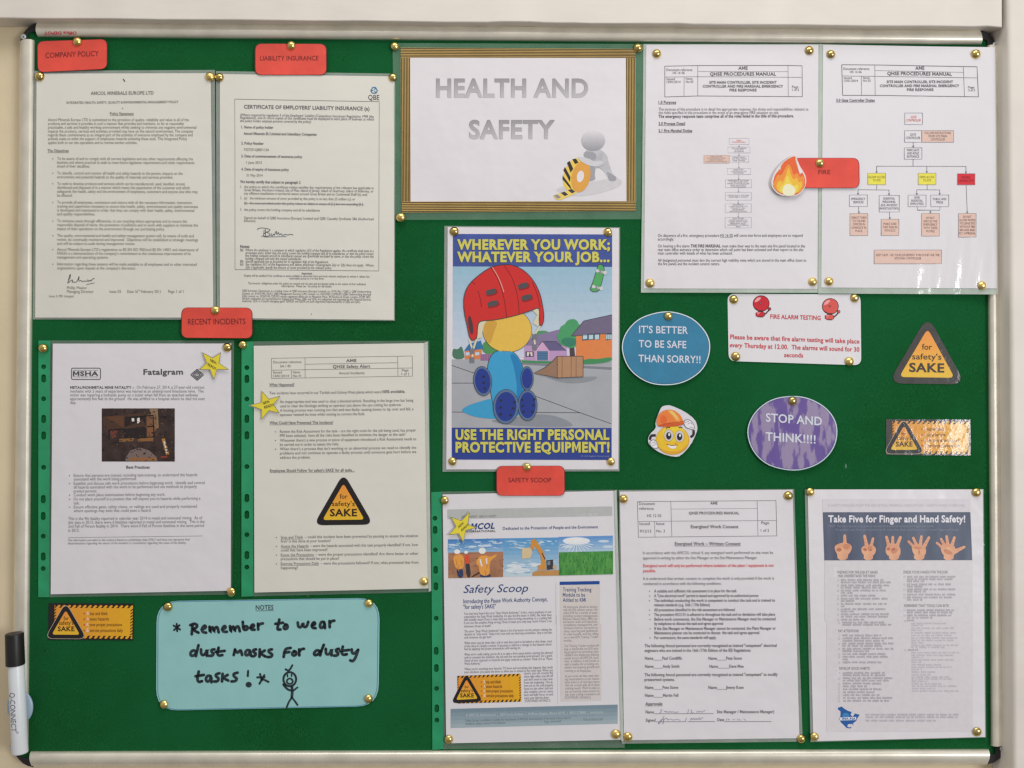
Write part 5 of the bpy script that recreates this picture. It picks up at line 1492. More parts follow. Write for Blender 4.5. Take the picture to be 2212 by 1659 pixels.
for R, pts, tip in ((A5, [(1104, 1424), (1104, 1479)], 1), (A5, [(1102, 1594), (1102, 1660)], 0), (B1, [(1031, 26), (1031, 98)], 0), (B1, [(645, 170), (645, 98), (1590, 100), (1590, 174)], 0), (B1, [(645, 98), (645, 172)], 1), (B1, [(1176, 100), (1176, 172)], 1), (B1, [(1590, 100), (1590, 176)], 1),
        (B1, [(646, 294), (646, 348)], 0), (B1, [(449, 346), (777, 350)], 0), (B1, [(449, 346), (449, 402)], 1), (B1, [(777, 350), (777, 407)], 1), (B1, [(1180, 294), (1180, 348)], 0), (B1, [(1070, 347), (1312, 348)], 0), (B1, [(1070, 347), (1070, 403)], 1), (B1, [(1312, 348), (1312, 403)], 1),
        (B1, [(1592, 296), (1604, 598)], 1), (B1, [(454, 524), (458, 598)], 1), (B1, [(780, 582), (785, 659)], 1), (B1, [(1075, 526), (1075, 562), (1315, 564), (1315, 526)], 0), (B1, [(1214, 564), (1214, 598)], 1)):
    a.line(R, pts, 4.5, LC, 2)
    if tip:
        x, y = pts[-1]; a.poly(R, [(x - 11, y - 20), (x + 11, y - 20), (x, y)], LC, 3)
a.build('flow_arrow', p_, gap=3)
pin(1795, 116.7, 'at the top left corner of the flow chart page', h)
pin(2107.7, 117, 'at the top right corner of the flow chart page', h)
pin(1791, 608, 'at the bottom left corner of the flow chart page', h)
pin(2121.5, 616.6, 'at the bottom right corner of the flow chart page', h)

h = heading_card([(1704, 341), (1856, 341), (1857, 406), (1704, 406)], 'FIRE', 'red rounded card reading FIRE, behind the paper flame', A8, 2036, 2166, 190, 46, 190, 0.0056, (1770.6, 353), 'at the top of the red fire card')
fl = [(1798, 0), (1800, 30), (1835, 110), (1862, 150), (1872, 165), (1895, 215), (1903, 270), (1890, 330), (1860, 380), (1820, 415), (1770, 433), (1700, 437), (1630, 428), (1570, 395), (1525, 340), (1512, 290), (1525, 230), (1552, 170), (1590, 110), (1640, 60), (1700, 15), (1750, -12)]
fl = smooth_loop(fl[:0] + [(1795, -18)] + fl, 1)
h = flat(0.0072, -.01, .01, 1704, 380)
t = thing('flame_cutout', 1704, 380, 0.007, 'orange and yellow paper flame cut-out beside the red fire card', 'paper flame')
slab('flame_card', zp(A8, fl), h, 0.0008, [ink((224, 214, 212)), ink((214, 204, 202))], t)
a = Print(h)
F1, F2, F3, F4, F5 = (226, 104, 58), (234, 146, 66), (240, 186, 66), (240, 208, 88), (240, 230, 196)
a.poly(A8, smooth_loop([(1785, -8), (1782, 40), (1810, 130), (1830, 205), (1855, 165), (1880, 215), (1893, 270), (1870, 340), (1850, 355), (1890, 290), (1885, 330), (1820, 405), (1760, 425), (1640, 418), (1575, 380), (1530, 320), (1540, 260), (1560, 190), (1600, 150), (1640, 70), (1700, 22), (1750, -2)], 1), F1, 1)
a.poly(A8, smooth_loop([(1705, 70), (1740, 130), (1760, 210), (1800, 170), (1830, 230), (1865, 200), (1885, 260), (1870, 350), (1800, 410), (1640, 415), (1560, 360), (1530, 300), (1560, 250), (1585, 190), (1625, 210), (1670, 120)], 1), F2, 2)
a.poly(A8, smooth_loop([(1705, 100), (1720, 170), (1760, 260), (1800, 220), (1815, 290), (1850, 260), (1860, 330), (1800, 405), (1640, 410), (1570, 360), (1575, 290), (1620, 250), (1640, 290), (1680, 190)], 1), F3, 3)
a.poly(A8, smooth_loop([(1690, 190), (1720, 260), (1760, 330), (1800, 300), (1820, 340), (1780, 405), (1640, 408), (1600, 360), (1620, 320), (1660, 300)], 1), F4, 4)
a.poly(A8, smooth_loop([(1700, 290), (1770, 330), (1785, 380), (1765, 428), (1655, 428), (1635, 380), (1650, 325)], 1), F5, 5)
a.poly(A8, smooth_loop([(1605, 130), (1628, 85), (1612, 150)], 1), (228, 218, 216), 3); a.poly(A8, smooth_loop([(1528, 270), (1542, 310), (1516, 305)], 1), (228, 218, 216), 3); a.poly(A8, smooth_loop([(1795, 10), (1822, 90), (1866, 160), (1830, 195), (1800, 90)], 1), (230, 220, 218), 4)
a.build('flame_picture', t)

# ================================================================ fire alarm testing notice
Q = [(1571.5, 634.5), (1859, 636), (1860.5, 789), (1574, 780)]
h = flat(0.0006, 0.0, 0.008, 1715, 640)
t = thing('alarm_notice', 1716, 711, 0.001, 'white rounded card about fire alarm testing with two red bells', 'notice')
c = slab('card', rounded(Q, 16), h, 0.0004, [M_PAPERG, M_PAPER], t)
a = Print(h); RR = (200, 66, 74)
a.text(B4, 'FIRE ALARM TESTING', 1337, 1770, 257, 36, RR, base=True, y1=270, bold=.04); a.text(B4, 'Please be aware that fire alarm testing will take place', 992, 2103, 432, 38, RR, base=True, y1=472, bold=.04, res=3)
a.text(B4, 'every', 988, 1098, 502, 38, RR, base=True, y1=507, bold=.04, shear=.25); a.text(B4, 'Thursday at 12.00.  The alarms will sound for 30', 1113, 2103, 507, 38, RR, base=True, y1=542, bold=.04, res=3); a.text(B4, 'seconds', 1456, 1618, 588, 38, RR, base=True, y1=592, bold=.04)
a.build('lettering', t)
for x, y, cc in ((1258, 128, (200, 36, 52)), (1853, 152, (214, 84, 76))):
    a = Print(h); E = (74, 34, 38)
    a.ell(B4, x, y, 72, 70, E, 1, n=36); a.ell(B4, x, y, 66, 64, cc, 2, n=36)
    a.poly(B4, smooth_loop([(x - 60, y - 18), (x - 30, y - 54), (x + 2, y - 52), (x - 12, y - 30), (x - 48, y - 8)], 1), (232, 160, 160), 3)
    a.ell(B4, x - 6, y - 2, 10, 10, E, 3, n=14); a.ell(B4, x - 6, y - 2, 6, 6, (160, 110, 110), 4, n=12)
    a.line(B4, [(x - 56, y + 40), (x - 20, y + 62), (x + 20, y + 62)], 7, E, 3)
    a.poly(B4, smooth_loop([(x - 46, y + 68), (x + 34, y + 68), (x + 30, y + 120), (x - 48, y + 116)], 1), E, 3); a.poly(B4, [(x - 40, y + 74), (x + 28, y + 74), (x + 24, y + 112), (x - 42, y + 110)], cc, 4); a.poly(B4, [(x - 40, y + 74), (x - 2, y + 74), (x - 30, y + 98)], (226, 130, 130), 5)
    a.line(B4, [(x + 34, y + 92), (x + 68, y + 56)], 10, E, 3); a.ell(B4, x + 72, y + 46, 14, 14, E, 4, n=14); a.ell(B4, x + 72, y + 46, 9, 9, cc, 5, n=12)
    a.build('bell_picture', t)
pin(1585, 647, 'at the top left corner of the fire alarm testing card', h)
pin(1846.4, 644, 'at the top right corner of the fire alarm testing card', h)
pin(1588.8, 770.4, 'at the bottom left corner of the fire alarm testing card', h)
pin(1835, 781, 'at the bottom right corner of the fire alarm testing card', h)

# ================================================================ the two slogan ovals
def wob_ell(cx, cy, rx, ry, seed):
    r = random.Random(seed); ph = [r.uniform(0, 6.28) for _ in range(4)]
    return [(cx + rx * math.cos(t_) * (1 + .006 * math.sin(3 * t_ + ph[0]) + .004 * math.sin(7 * t_ + ph[1])), cy + ry * math.sin(t_) * (1 + .006 * math.sin(4 * t_ + ph[2]) + .004 * math.sin(9 * t_ + ph[3]))) for t_ in (2 * math.pi * k / 90 for k in range(90))]
def oval(cx, cy, rx, ry, rim, inner, label, rows, pinpos, where, seed, tilt):
    h = flat(0.0018, .004, tilt * .6, cx, cy - ry)
    t = thing('slogan_oval', cx, cy, 0.003, label, 'slogan card', 'oval slogan cards')
    slab('card_rim', wob_ell(cx, cy, rx, ry, seed), h, 0.0004, [ink(rim)] * 2, t)
    slab('card_line', wob_ell(cx, cy, rx - 2.4, ry - 2.2, seed), h, 0.0002, [ink((58, 60, 92))] * 2, t, lift=.0001)
    slab('card', wob_ell(cx, cy, rx - 3.4, ry - 3.2, seed), h, 0.0002, [inner] * 2, t, lift=.0002)
    a = Print(h)
    for s, x0, x1, y, y1, hh in rows: a.text(B4, s, x0, x1, y, hh, (206, 210, 222), base=True, y1=y1, bold=.04, res=3)
    a.build('lettering', t, lift=.0002)
    pin(pinpos[0], pinpos[1], where, h, .0006)
M_BLUE = surface('blue laminated card', (47, 124, 160), rough=.45, coat=.35, coat_rough=.15, var=.06, vscale=50, bump=.25, bscale=40, bdist=.003)
M_CAMO = surface('purple camouflage card', (96, 74, 146), rough=.45, coat=.3, coat_rough=.18, rgb2=(146, 130, 164), sharp=True, vscale=62, stretch=(1.3, 1, .38), bump=.2, bscale=40, bdist=.003)
oval(1438.8, 752.6, 95.3, 80, (206, 222, 232), M_BLUE, "blue oval card reading IT'S BETTER TO BE SAFE THAN SORRY!!", [("IT'S BETTER", 207, 628, 380, 388, 60), ('TO BE SAFE', 205, 614, 503, 512, 60), ('THAN SORRY!!', 203, 736, 629, 640, 60)], (1444, 682.8), 'at the top of the blue oval card', 11, .03)
oval(1711.9, 935.7, 97.2, 80.9, (196, 206, 222), M_CAMO, 'purple mottled oval card reading STOP AND THINK!!!!', [('STOP AND', 1298, 1780, 1142, 1176, 70), ('THINK!!!!', 1295, 1726, 1305, 1332, 70)], (1713, 866), 'at the top of the purple oval card', 12, .05)

# ================================================================ smiling face cut-out
pts = smooth_loop([(480, 1003), (600, 1055), (690, 1125), (712, 1190), (703, 1240), (650, 1350), (565, 1440), (510, 1448), (400, 1420), (300, 1355), (280, 1300), (300, 1250), (355, 1200), (346, 1150), (380, 1060), (400, 1015), (440, 1003)], 1)
h = flat(0.0026, .004, .012, 1455, 930)
t = thing('smiley_cutout', 1455, 930, 0.003, 'cut-out of a yellow smiling face in an orange hard hat', 'paper cut-out')
slab('card', zp(B4, pts), h, 0.0005, [ink((214, 212, 218)), ink((202, 200, 206))], t)
a = Print(h)
YF = (232, 190, 50)
a.line(B4, [(352, 1262), (310, 1262), (300, 1300)], 22, (48, 44, 52), 1, smooth=2); a.line(B4, [(650, 1278), (678, 1258), (676, 1216)], 22, (48, 44, 52), 1, smooth=2)
a.poly(B4, ellipse(496, 1302, 144, 126, 50), (206, 148, 44), 2); a.poly(B4, ellipse(495, 1300, 139, 121, 50), YF, 3); a.poly(B4, smooth_loop([(420, 1180), (590, 1190), (600, 1280), (500, 1330), (400, 1280)], 2), (238, 206, 60), 4)
a.poly(B4, smooth_loop([(360, 1350), (440, 1400), (560, 1400), (630, 1330), (600, 1390), (510, 1424), (420, 1404)], 2), (220, 164, 52), 4)
for s in (334, 638): pass
a.poly(B4, smooth_loop([(300, 1320), (320, 1300), (345, 1300), (372, 1340), (368, 1375), (330, 1372), (305, 1350)], 2), (230, 228, 232), 4); a.line(B4, smooth_loop([(300, 1320), (320, 1300), (345, 1300), (372, 1340), (368, 1375), (330, 1372), (305, 1350)], 1), 5, (116, 114, 122), 5, closed=True); a.line(B4, [(315, 1330), (340, 1318), (360, 1345)], 4, (150, 148, 154), 5); a.line(B4, [(318, 1352), (345, 1340)], 4, (150, 148, 154), 5)
a.poly(B4, smooth_loop([(590, 1145), (620, 1122), (655, 1135), (685, 1180), (680, 1212), (640, 1205), (605, 1190)], 2), (230, 228, 232), 6); a.line(B4, smooth_loop([(590, 1145), (620, 1122), (655, 1135), (685, 1180), (680, 1212), (640, 1205), (605, 1190)], 1), 5, (116, 114, 122), 7, closed=True)
for l in ([(605, 1150), (640, 1140)], [(625, 1165), (655, 1150), (665, 1170)], [(640, 1190), (672, 1195)]): a.line(B4, l, 4, (116, 114, 122), 7, smooth=1)
for x, y in ((463, 1262), (556, 1270)):
    a.poly(B4, ellipse(x, y, 44, 54, 30), (210, 168, 60), 5); a.poly(B4, ellipse(x, y, 38, 48, 30), (206, 200, 202), 6); a.poly(B4, ellipse(x, y + 4, 23, 32, 24), (42, 40, 48), 7); a.ell(B4, x + 4, y - 8, 8, 13, (232, 232, 236), 8)
a.line(B4, [(440, 1202), (456, 1190), (474, 1196)], 7, (60, 44, 32), 7); a.line(B4, [(550, 1198), (566, 1190), (580, 1198)], 7, (60, 44, 32), 7)
a.line(B4, [(516, 1328), (526, 1334)], 6, (200, 140, 50), 6)
a.poly(B4, smooth_loop([(446, 1338), (490, 1350), (530, 1345), (524, 1372), (494, 1378), (466, 1366)], 1), (232, 232, 230), 6); a.line(B4, [(444, 1336), (490, 1352), (540, 1342)], 6, (150, 96, 44), 7, smooth=1)
HH = (232, 128, 62)
a.poly(B4, smooth_loop([(366, 1184), (356, 1130), (380, 1076), (430, 1042), (500, 1040), (560, 1080), (590, 1140), (596, 1160), (520, 1178), (440, 1170)], 1), HH, 8)
a.poly(B4, smooth_loop([(366, 1186), (430, 1160), (520, 1158), (596, 1150), (600, 1164), (540, 1184), (440, 1190)], 2), (206, 92, 46), 9); a.line(B4, [(366, 1182), (440, 1160), (520, 1150), (592, 1142)], 6, (180, 76, 40), 10, smooth=1); a.poly(B4, smooth_loop([(440, 1048), (480, 1040), (540, 1080), (570, 1150), (530, 1150), (490, 1090)], 2), (240, 158, 78), 9); a.poly(B4, smooth_loop([(460, 1048), (500, 1050), (540, 1110), (545, 1140), (510, 1100)], 1), (236, 196, 110), 10)
a.poly(B4, smooth_loop([(385, 1110), (420, 1080), (450, 1120), (440, 1160), (400, 1165)], 2), (222, 108, 56), 9)
a.build('face_picture', t)

# ================================================================ warning triangle sticker
M_GLOSS = surface('glossy black vinyl', (44, 38, 35), rough=.45, coat=.35, coat_rough=.06, var=.12, vscale=60, bump=.09, bscale=48, bdist=.005, bdetail=3)
h = flat(0.0007, .002, .003, 2003, 820)
t = thing('warning_triangle', 2003, 815, 0.001, "big triangular black and orange sticker reading for safety's SAKE", 'sticker')
a = Print(h)
out = sake_triangle(a, B5, (852, 140), (462, 805), (1222, 815), 150, .715, True, layer=0, black=None)
M_GLO = surface('glossy orange vinyl', (236, 168, 54), rough=.35, coat=.9, coat_rough=.06, var=.05, vscale=50, bump=.5, bscale=75, bdist=.004, bdetail=4)
slab('sticker', zp(B5, out), h, 0.0005, [M_GLOSS, M_BLACK], t)
a.build('orange_field', t)
a = Print(h); T = (58, 44, 36)
for s, x0, x1, y, y1, hh, b in (('for', 796, 894, 473, 475, 56, .01), ("safety's", 700, 986, 568, 572, 56, .01), ('SAKE', 671, 1014, 690, 696, 84, .05)): a.text(B5, s, x0, x1, y, hh, T, base=True, y1=y1, bold=b, layer=6, res=3)
a.build('lettering', t)
# ================================================================ warning label stickers
def label_sticker(R, q, field, tri, lines, words, label, glossy, cx, cy):
    h = flat(0.0007, .001, .001, cx, cy)
    t = thing('warning_label', cx, cy, 0.001, label, 'sticker', 'rectangular warning stickers')
    slab('sticker', zp(R, q), h, 0.0005, [M_GLOSS if glossy else M_BLACK, M_BLACK], t)
    a = Print(h)
    sake_label(a, R, field, tri, lines, words, rim=(190, 180, 160), L=1)
    a.build('printed_face', t)
    xs = [R(c[0], c[1])[0] for c in q]; xa, xb = min(xs), max(xs)
    hc = lambda px, py: h(px, py) + 0.0005 * (1 - max(0, ((px - xa) / (xb - xa) - .42) / .58) ** 2)
    if glossy: sheet('glossy_film', [zp(R, [c])[0] for c in q], hc, 0.0002, M_GLF, t, lift=.0006, n=40, m=16)
    return h
def gloss_film(name, fac, bump):
    m, n, l, b = principled(name)
    n.remove(b)
    tr = n.new('ShaderNodeBsdfTransparent'); gl = n.new('ShaderNodeBsdfGlossy'); mx = n.new('ShaderNodeMixShader')
    gl.inputs['Roughness'].default_value = .1
    mx.inputs['Fac'].default_value = fac
    bz = noise_node(n, l, 62, 4); bp = n.new('ShaderNodeBump'); bp.inputs['Strength'].default_value = bump; bp.inputs['Distance'].default_value = .005
    l.new(bz.outputs['Fac'], bp.inputs['Height']); l.new(bp.outputs['Normal'], gl.inputs['Normal'])
    l.new(tr.outputs[0], mx.inputs[1]); l.new(gl.outputs[0], mx.inputs[2]); l.new(mx.outputs[0], n['Material Output'].inputs['Surface'])
    return m
M_GLF = gloss_film('crinkled clear gloss film', 0.024, .15)
label_sticker(B5, [(443, 1156), (1270, 1158), (1272, 1512), (443, 1506)], [(506, 1172), (1258, 1178), (1256, 1502), (506, 1490)], ((618, 1145), (420, 1494), (820, 1492), 80),
    [(818, 1018, 1254, 32, LT[0]), (818, 1030, 1310, 32, LT[1]), (818, 1158, 1364, 32, LT[2]), (818, 1170, 1416, 32, LT[3])], ((594, 642, 1314, 36), (553, 690, 1360, 40), (540, 704, 1422, 46)), "crinkled glossy rectangular sticker reading for safety's SAKE, at the right beside the purple oval", True, 2005, 944)
label_sticker(C2, [(452, 125), (1247, 128), (1240, 470), (447, 466)], [(508, 140), (1238, 145), (1230, 458), (506, 450)], ((612, 118), (420, 452), (806, 455), 78),
    [(806, 1002, 222, 31, LT[0]), (806, 1012, 273, 31, LT[1]), (806, 1136, 326, 31, LT[2]), (806, 1144, 380, 31, LT[3])], ((592, 638, 282, 34), (550, 684, 326, 38), (537, 694, 384, 42)), "flat matt rectangular sticker reading for safety's SAKE, under the fatality report", False, 196, 1342)

# ================================================================ energised work consent
q = [(1338.7, 1062), (1712, 1057.9), (1727, 1594.6), (1348, 1599)]; ql = [(1336.5, 1058.5), (1715.5, 1056.5), (1734, 1602), (1343.5, 1606.5)]
h = bow(q, 0.0018, 0.0012, seed=9)
t = thing('consent_form', 1531, 1328, 0.001, 'laminated work consent form with a ruled header table, a red sentence and pen signatures', 'document', 'laminated documents on the board')
sheet('laminate', ql, h, 0.0002, M_LAM, t, lift=-0.0004)
p_ = sheet('paper', q, h, 0.0002, M_PAPER, t, n=24, m=30)
K = (108, 106, 110)
a = Print(h)
for l, w in (([(256, 210), (1832, 198), (1842, 600), (268, 615), (256, 210)], 5), ([(636, 207), (648, 608)], 4), ([(1618, 200), (1628, 602)], 4), ([(638, 295), (1620, 288)], 3), ([(262, 437), (642, 432), (1838, 425)], 4), ([(452, 435), (456, 612)], 4)): a.line(C6, l, w, K, 1)
for s, x0, x1, y, hh, b in (('AME', 1085, 1168, 230, 30, .05), ('QHSE PROCEDURES MANUAL', 840, 1415, 343, 30, .045), ('Energised Work Consent', 863, 1405, 498, 36, .045), ('Document', 275, 455, 236, 32, 0), ('reference', 277, 441, 290, 32, 0), ('HS 12 05', 367, 528, 373, 32, 0),
        ('Issued', 282, 396, 464, 32, 0), ('9/12/13', 284, 413, 549, 32, 0), ('Issue', 471, 564, 462, 32, 0), ('No. 3', 474, 568, 547, 32, 0), ('Page', 1666, 1755, 453, 32, 0), ('1 of 2', 1660, 1754, 540, 32, 0)): a.text(C6, s, x0, x1, y, hh, K, bold=b)
a.build('header_table', p_)
a = Print(h); a.text(C6, 'Energised Work \u2013 Written Consent', 682, 1430, 692, 38, K, bold=.04, ul=True); a.text(C7, 'Approvals', 347, 541, 1014, 34, K, bold=.05, ul=True); a.build('heading_text', p_)
a = Print(h); a.slope = -.003; a.bold = 0
K3 = (112, 110, 114)
a.para(C6, 320, 34, [(796, 1800, 'In accordance with the AMCOL critical 4, any energised work performed on site must be'), (854, 1622, 'approved in writing by either the Site Manager or the Site Maintenance Manager.')], K3)
a.para(C6, 322, 34, [(942, 1806, 'Energised work will only be performed where isolation of the plant / equipment is not'), (1000, 465, 'possible.')], (216, 92, 96), bold=.045)
a.para(C6, 324, 34, [(1088, 1810, 'It is understood that written consent to complete the work is only provided if the work is'), (1146, 1210, 'conducted in accordance with the following conditions:')], K3)
a.para(C6, 446, 33, [(1230, 1386, '*A suitable and sufficient risk assessment is in place for the task'), (1284, 1632, '*A "Live electrical work" permit is issued and approved by an authorised person'), (1338, 1822, '*The individual conducting the work is competent to conduct the task and is trained to'), (1388, 1080, 'relevant standards (e.g. 16th / 17th Edition)'),
    (1444, 1364, '*All precautions identified in the risk assessment are followed'), (1498, 1822, '*The procedure HS12 01 is adhered to throughout the task and no deviations will take place')], K, bullet=394, bold=.035)
a.para(C7, 450, 33, [(52, 1828, '*Before work commences, the Site Manager or Maintenance Manager must be contacted'), (102, 1230, 'by telephone to discuss the task and agree approval'), (158, 1830, '*If the Site Manager or Maintenance Manager cannot be contacted, the Plant Manager or'), (208, 1642, 'Maintenance planner can be contacted to discuss  the task and agree approval'), (262, 1155, '*For contractors, the same standards will apply.')], K, bullet=400, bold=.035)
a.para(C7, 338, 34, [(354, 1840, 'The following Amcol personnel are currently recognised as trained "competent" electrical'), (408, 1546, 'engineers who are trained in the 16th /17th Edition of the IEE Regulations:'), (684, 1852, 'The following Amcol personnel are currently recognised as trained "competent" to modify'), (738, 680, 'pressurised systems.')], K, bold=.035)
for y, s1, x1, xb, s2, x2 in ((496, 'Name_____Paul Condliffe', 762, 1064, 'Name_____Pete Stone', 1444), (588, 'Name_____Andy Smith', 734, 1076, 'Name______Dave Mee', 1464), (828, 'Name_____Pete Stone', 720, 1064, 'Name_____Jimmy Keen', 1464), (918, 'Name_____Martin Fell', 722, 0, '', 0)):
    a.text(C7, s1, 342, x1, y, 34, K, bold=.03)
    if s2: a.text(C7, s2, xb, x2, y, 34, K, bold=.03)
a.text(C7, 'Name', 350, 445, 1107, 34, K, bold=.03); a.text(C7, 'Signed', 350, 462, 1200, 34, K, bold=.03); a.text(C7, 'Date', 1166, 1244, 1195, 34, K, bold=.03); a.text(C7, 'Site Manager / Maintenance Manager)', 1160, 1812, 1105, 34, K, bold=.03)
for x0, x1, y in ((448, 1124, 1124), (465, 808, 1216), (826, 1138, 1214), (1246, 1782, 1214)): a.line(C7, [(x0, y), (x1, y - 2)], 5, K, 2)
a.build('body_text', p_)
a = Print(h); SB = (150, 148, 168)
for pts in ([(540, 1078), (515, 1085), (535, 1100), (510, 1116)], [(560, 1100), (580, 1090), (575, 1112), (600, 1095), (605, 1115), (630, 1092), (640, 1112), (660, 1098), (690, 1112), (722, 1100)], [(840, 1076), (828, 1118)], [(865, 1080), (880, 1090), (860, 1115), (895, 1112)], [(930, 1112), (940, 1088), (955, 1110), (975, 1090), (985, 1110), (1025, 1085)],
        [(560, 1150), (535, 1200), (500, 1245), (490, 1230), (530, 1190), (560, 1175), (540, 1265), (560, 1180), (600, 1170), (590, 1200), (640, 1180), (660, 1200), (700, 1185), (745, 1198)], [(815, 1170), (800, 1210)], [(860, 1200), (870, 1165), (880, 1200), (900, 1165), (905, 1200), (930, 1170), (935, 1200), (965, 1160), (960, 1200), (1000, 1165)], [(1275, 1180), (1270, 1202)], [(1290, 1190), (1305, 1200), (1295, 1182)], [(1340, 1192), (1365, 1192)], [(1400, 1180), (1398, 1202)], [(1415, 1185), (1430, 1200)], [(1465, 1182), (1490, 1200)]):
    a.pen(C7, pts, 6, SB, 2)
a.build('signature', p_)
pin(1347.6, 1077.8, 'at the top left corner of the work consent form', h)
pin(1703, 1070.6, 'at the top right corner of the work consent form', h)
pin(1356.4, 1592, 'at the bottom left corner of the work consent form', h)
pin(1730.4, 1596, 'at the bottom right corner of the work consent form', h)

# ================================================================ finger and hand safety leaflet
q = [(1744.6, 1057.4), (2123, 1057.4), (2128, 1592), (1756.8, 1601)]; ql = [(1738.5, 1057), (2125, 1056.5), (2130, 1593), (1751, 1603)]
h = bow(q, 0.0012, 0.0012, seed=10)
t = thing('hand_safety_leaflet', 1938, 1327, 0.001, 'leaflet with a dark blue banner of five hands counting from one to five', 'leaflet', 'laminated documents on the board')
sheet('laminate', ql, h, 0.0002, M_LAM, t, lift=-0.0004)
p_ = sheet('paper', q, h, 0.0002, M_PAPER, t, n=24, m=30)
a = Print(h); GP = (208, 203, 208)
a.rect(C8, 250, 155, 1688, 282, (213, 208, 214), 1); a.text(C8, 'A SAFETY MESSAGE FROM THE INDUSTRIAL MINERALS ASSOCIATION \u2013 NORTH AMERICA (IMA-NA)', 304, 1634, 219, 24, (186, 181, 188))
a.build('header_band', p_)
a = Print(h)
a.rect(C8, 270, 754, 1712, 1344, (214, 210, 213), 1); a.rect(D1, 290, 61, 1714, 1135, (214, 209, 213), 1)
a.build('grey_panel', p_)
a = Print(h)
M_DEN = surface('printed slate banner', (74, 82, 104), rough=.42, rgb2=(92, 100, 120), vscale=40, stretch=(1.4, 1, .25))
TL_, TR_, BR_, BL_q = (252, 284), (1690, 282), (1708, 750), (268, 752)
n = 20
pts = []; fs = []
for j in range(9):
    for i in range(n + 1):
        pts.append(C8(*quad_at([TL_, TR_, BR_, BL_q], i / n, j / 8))[:2])
for j in range(8):
    for i in range(n): fs.append((j * (n + 1) + i, j * (n + 1) + i + 1, (j + 1) * (n + 1) + i + 1, (j + 1) * (n + 1) + i))
a.add(pts, fs, M_DEN, 1)
a.text(C8, 'Take Five for Finger and Hand Safety!', 306, 1640, 380, 64, (226, 224, 230), base=True, bold=.07, layer=3, res=3)
a.text(C8, 'FACT: The most injured body parts in the industrial minerals industry are fingers and hands.', 308, 1336, 420, 22, (134, 140, 158)); a.text(C8, 'Put another way, if you get injured at work, more than likely, it will be an injury to your fingers and hands.', 378, 1575, 454, 22, (134, 140, 158))
a.build('banner', p_)
SK = surface('printed skin', (214, 150, 118), rough=.42, rgb2=(228, 172, 136), vscale=70); SKD = (188, 116, 92); SKM = (204, 138, 106)
def hand(ox, palm, wrist, fingers, folds, thumb=None):
    a = Print(h)
    a.poly(C8, smooth_loop(wrist, 1), SK, 2)
    a.poly(C8, smooth_loop(palm, 2), SK, 3)
    for x0, y0, x1, y1, w0, w1 in fingers:
        v = Vector((x1 - x0, y1 - y0)); L = v.length; v.normalize(); nn = Vector((-v.y, v.x))
        P = []
        for k in range(5): 
            f = k / 4; wv = (w0 + (w1 - w0) * f) / 2 * (1 + .05 * math.sin(f * 9)); P.append((x0 + v.x * L * f + nn.x * wv, y0 + v.y * L * f + nn.y * wv))
        for k in range(1, 6):
            an = math.pi * k / 6; P.append((x1 + (nn.x * math.cos(an) + v.x * math.sin(an)) * w1 / 2, y1 + (nn.y * math.cos(an) + v.y * math.sin(an)) * w1 / 2))
        for k in range(4, -1, -1):
            f = k / 4; wv = (w0 + (w1 - w0) * f) / 2 * (1 + .05 * math.sin(f * 9)); P.append((x0 + v.x * L * f - nn.x * wv, y0 + v.y * L * f - nn.y * wv))
        a.poly(C8, P, SK, 4)
        for f in (.42, .74): 
            c_ = Vector((x0, y0)) + v * L * f; a.line(C8, [tuple(c_ + nn * w1 * .4), tuple(c_ - nn * w1 * .4)], 3, SKD, 5)
    for pts, cc in folds: a.poly(C8, smooth_loop(pts, 2), cc, 6)
    a.build('hand_picture', p_)
hand(0, [(365, 640), (372, 605), (420, 585), (470, 575), (530, 600), (537, 640), (505, 700), (400, 710)], [(388, 670), (505, 670), (490, 750), (400, 750)], [(468, 600, 466, 512, 38, 26)],
     [([(385, 640), (420, 625), (440, 650), (420, 668), (392, 662)], SKD), ([(450, 610), (480, 585), (530, 605), (500, 640), (470, 650)], SKM), ([(470, 600), (495, 592), (505, 630), (480, 632)], SKD)])
hand(1, [(625, 660), (632, 620), (680, 600), (740, 600), (776, 640), (760, 690), (730, 715), (655, 710)], [(652, 680), (742, 680), (740, 750), (652, 750)], [(682, 620, 660, 515, 38, 26), (722, 620, 742, 540, 34, 24)],
     [([(640, 640), (670, 628), (690, 650), (665, 665)], SKD), ([(690, 610), (730, 610), (740, 650), (700, 668)], SKM), ([(700, 645), (735, 640), (720, 668)], SKD)])
hand(2, [(862, 640), (880, 595), (940, 580), (1000, 610), (1012, 660), (1005, 710), (900, 715), (868, 690)], [(895, 690), (1005, 690), (985, 750), (900, 750)], [(898, 620, 872, 524, 36, 26), (932, 610, 934, 526, 34, 26), (972, 620, 1008, 528, 38, 28)],
     [([(870, 640), (900, 620), (915, 645), (890, 660)], SKD), ([(915, 635), (960, 625), (990, 650), (950, 690), (920, 680)], SKM), ([(918, 640), (965, 632), (940, 665)], (176, 98, 84))])
hand(3, [(1115, 640), (1130, 605), (1180, 590), (1240, 610), (1262, 650), (1250, 710), (1150, 715)], [(1138, 690), (1250, 690), (1232, 750), (1145, 750)], [(1142, 622, 1088, 568, 30, 22), (1168, 612, 1134, 534, 34, 24), (1202, 606, 1212, 520, 34, 25), (1236, 622, 1286, 530, 38, 26)],
     [([(1130, 620), (1180, 622), (1225, 628), (1200, 646), (1160, 640)], SKM), ([(1190, 640), (1200, 660), (1196, 700), (1180, 680)], SKM)])
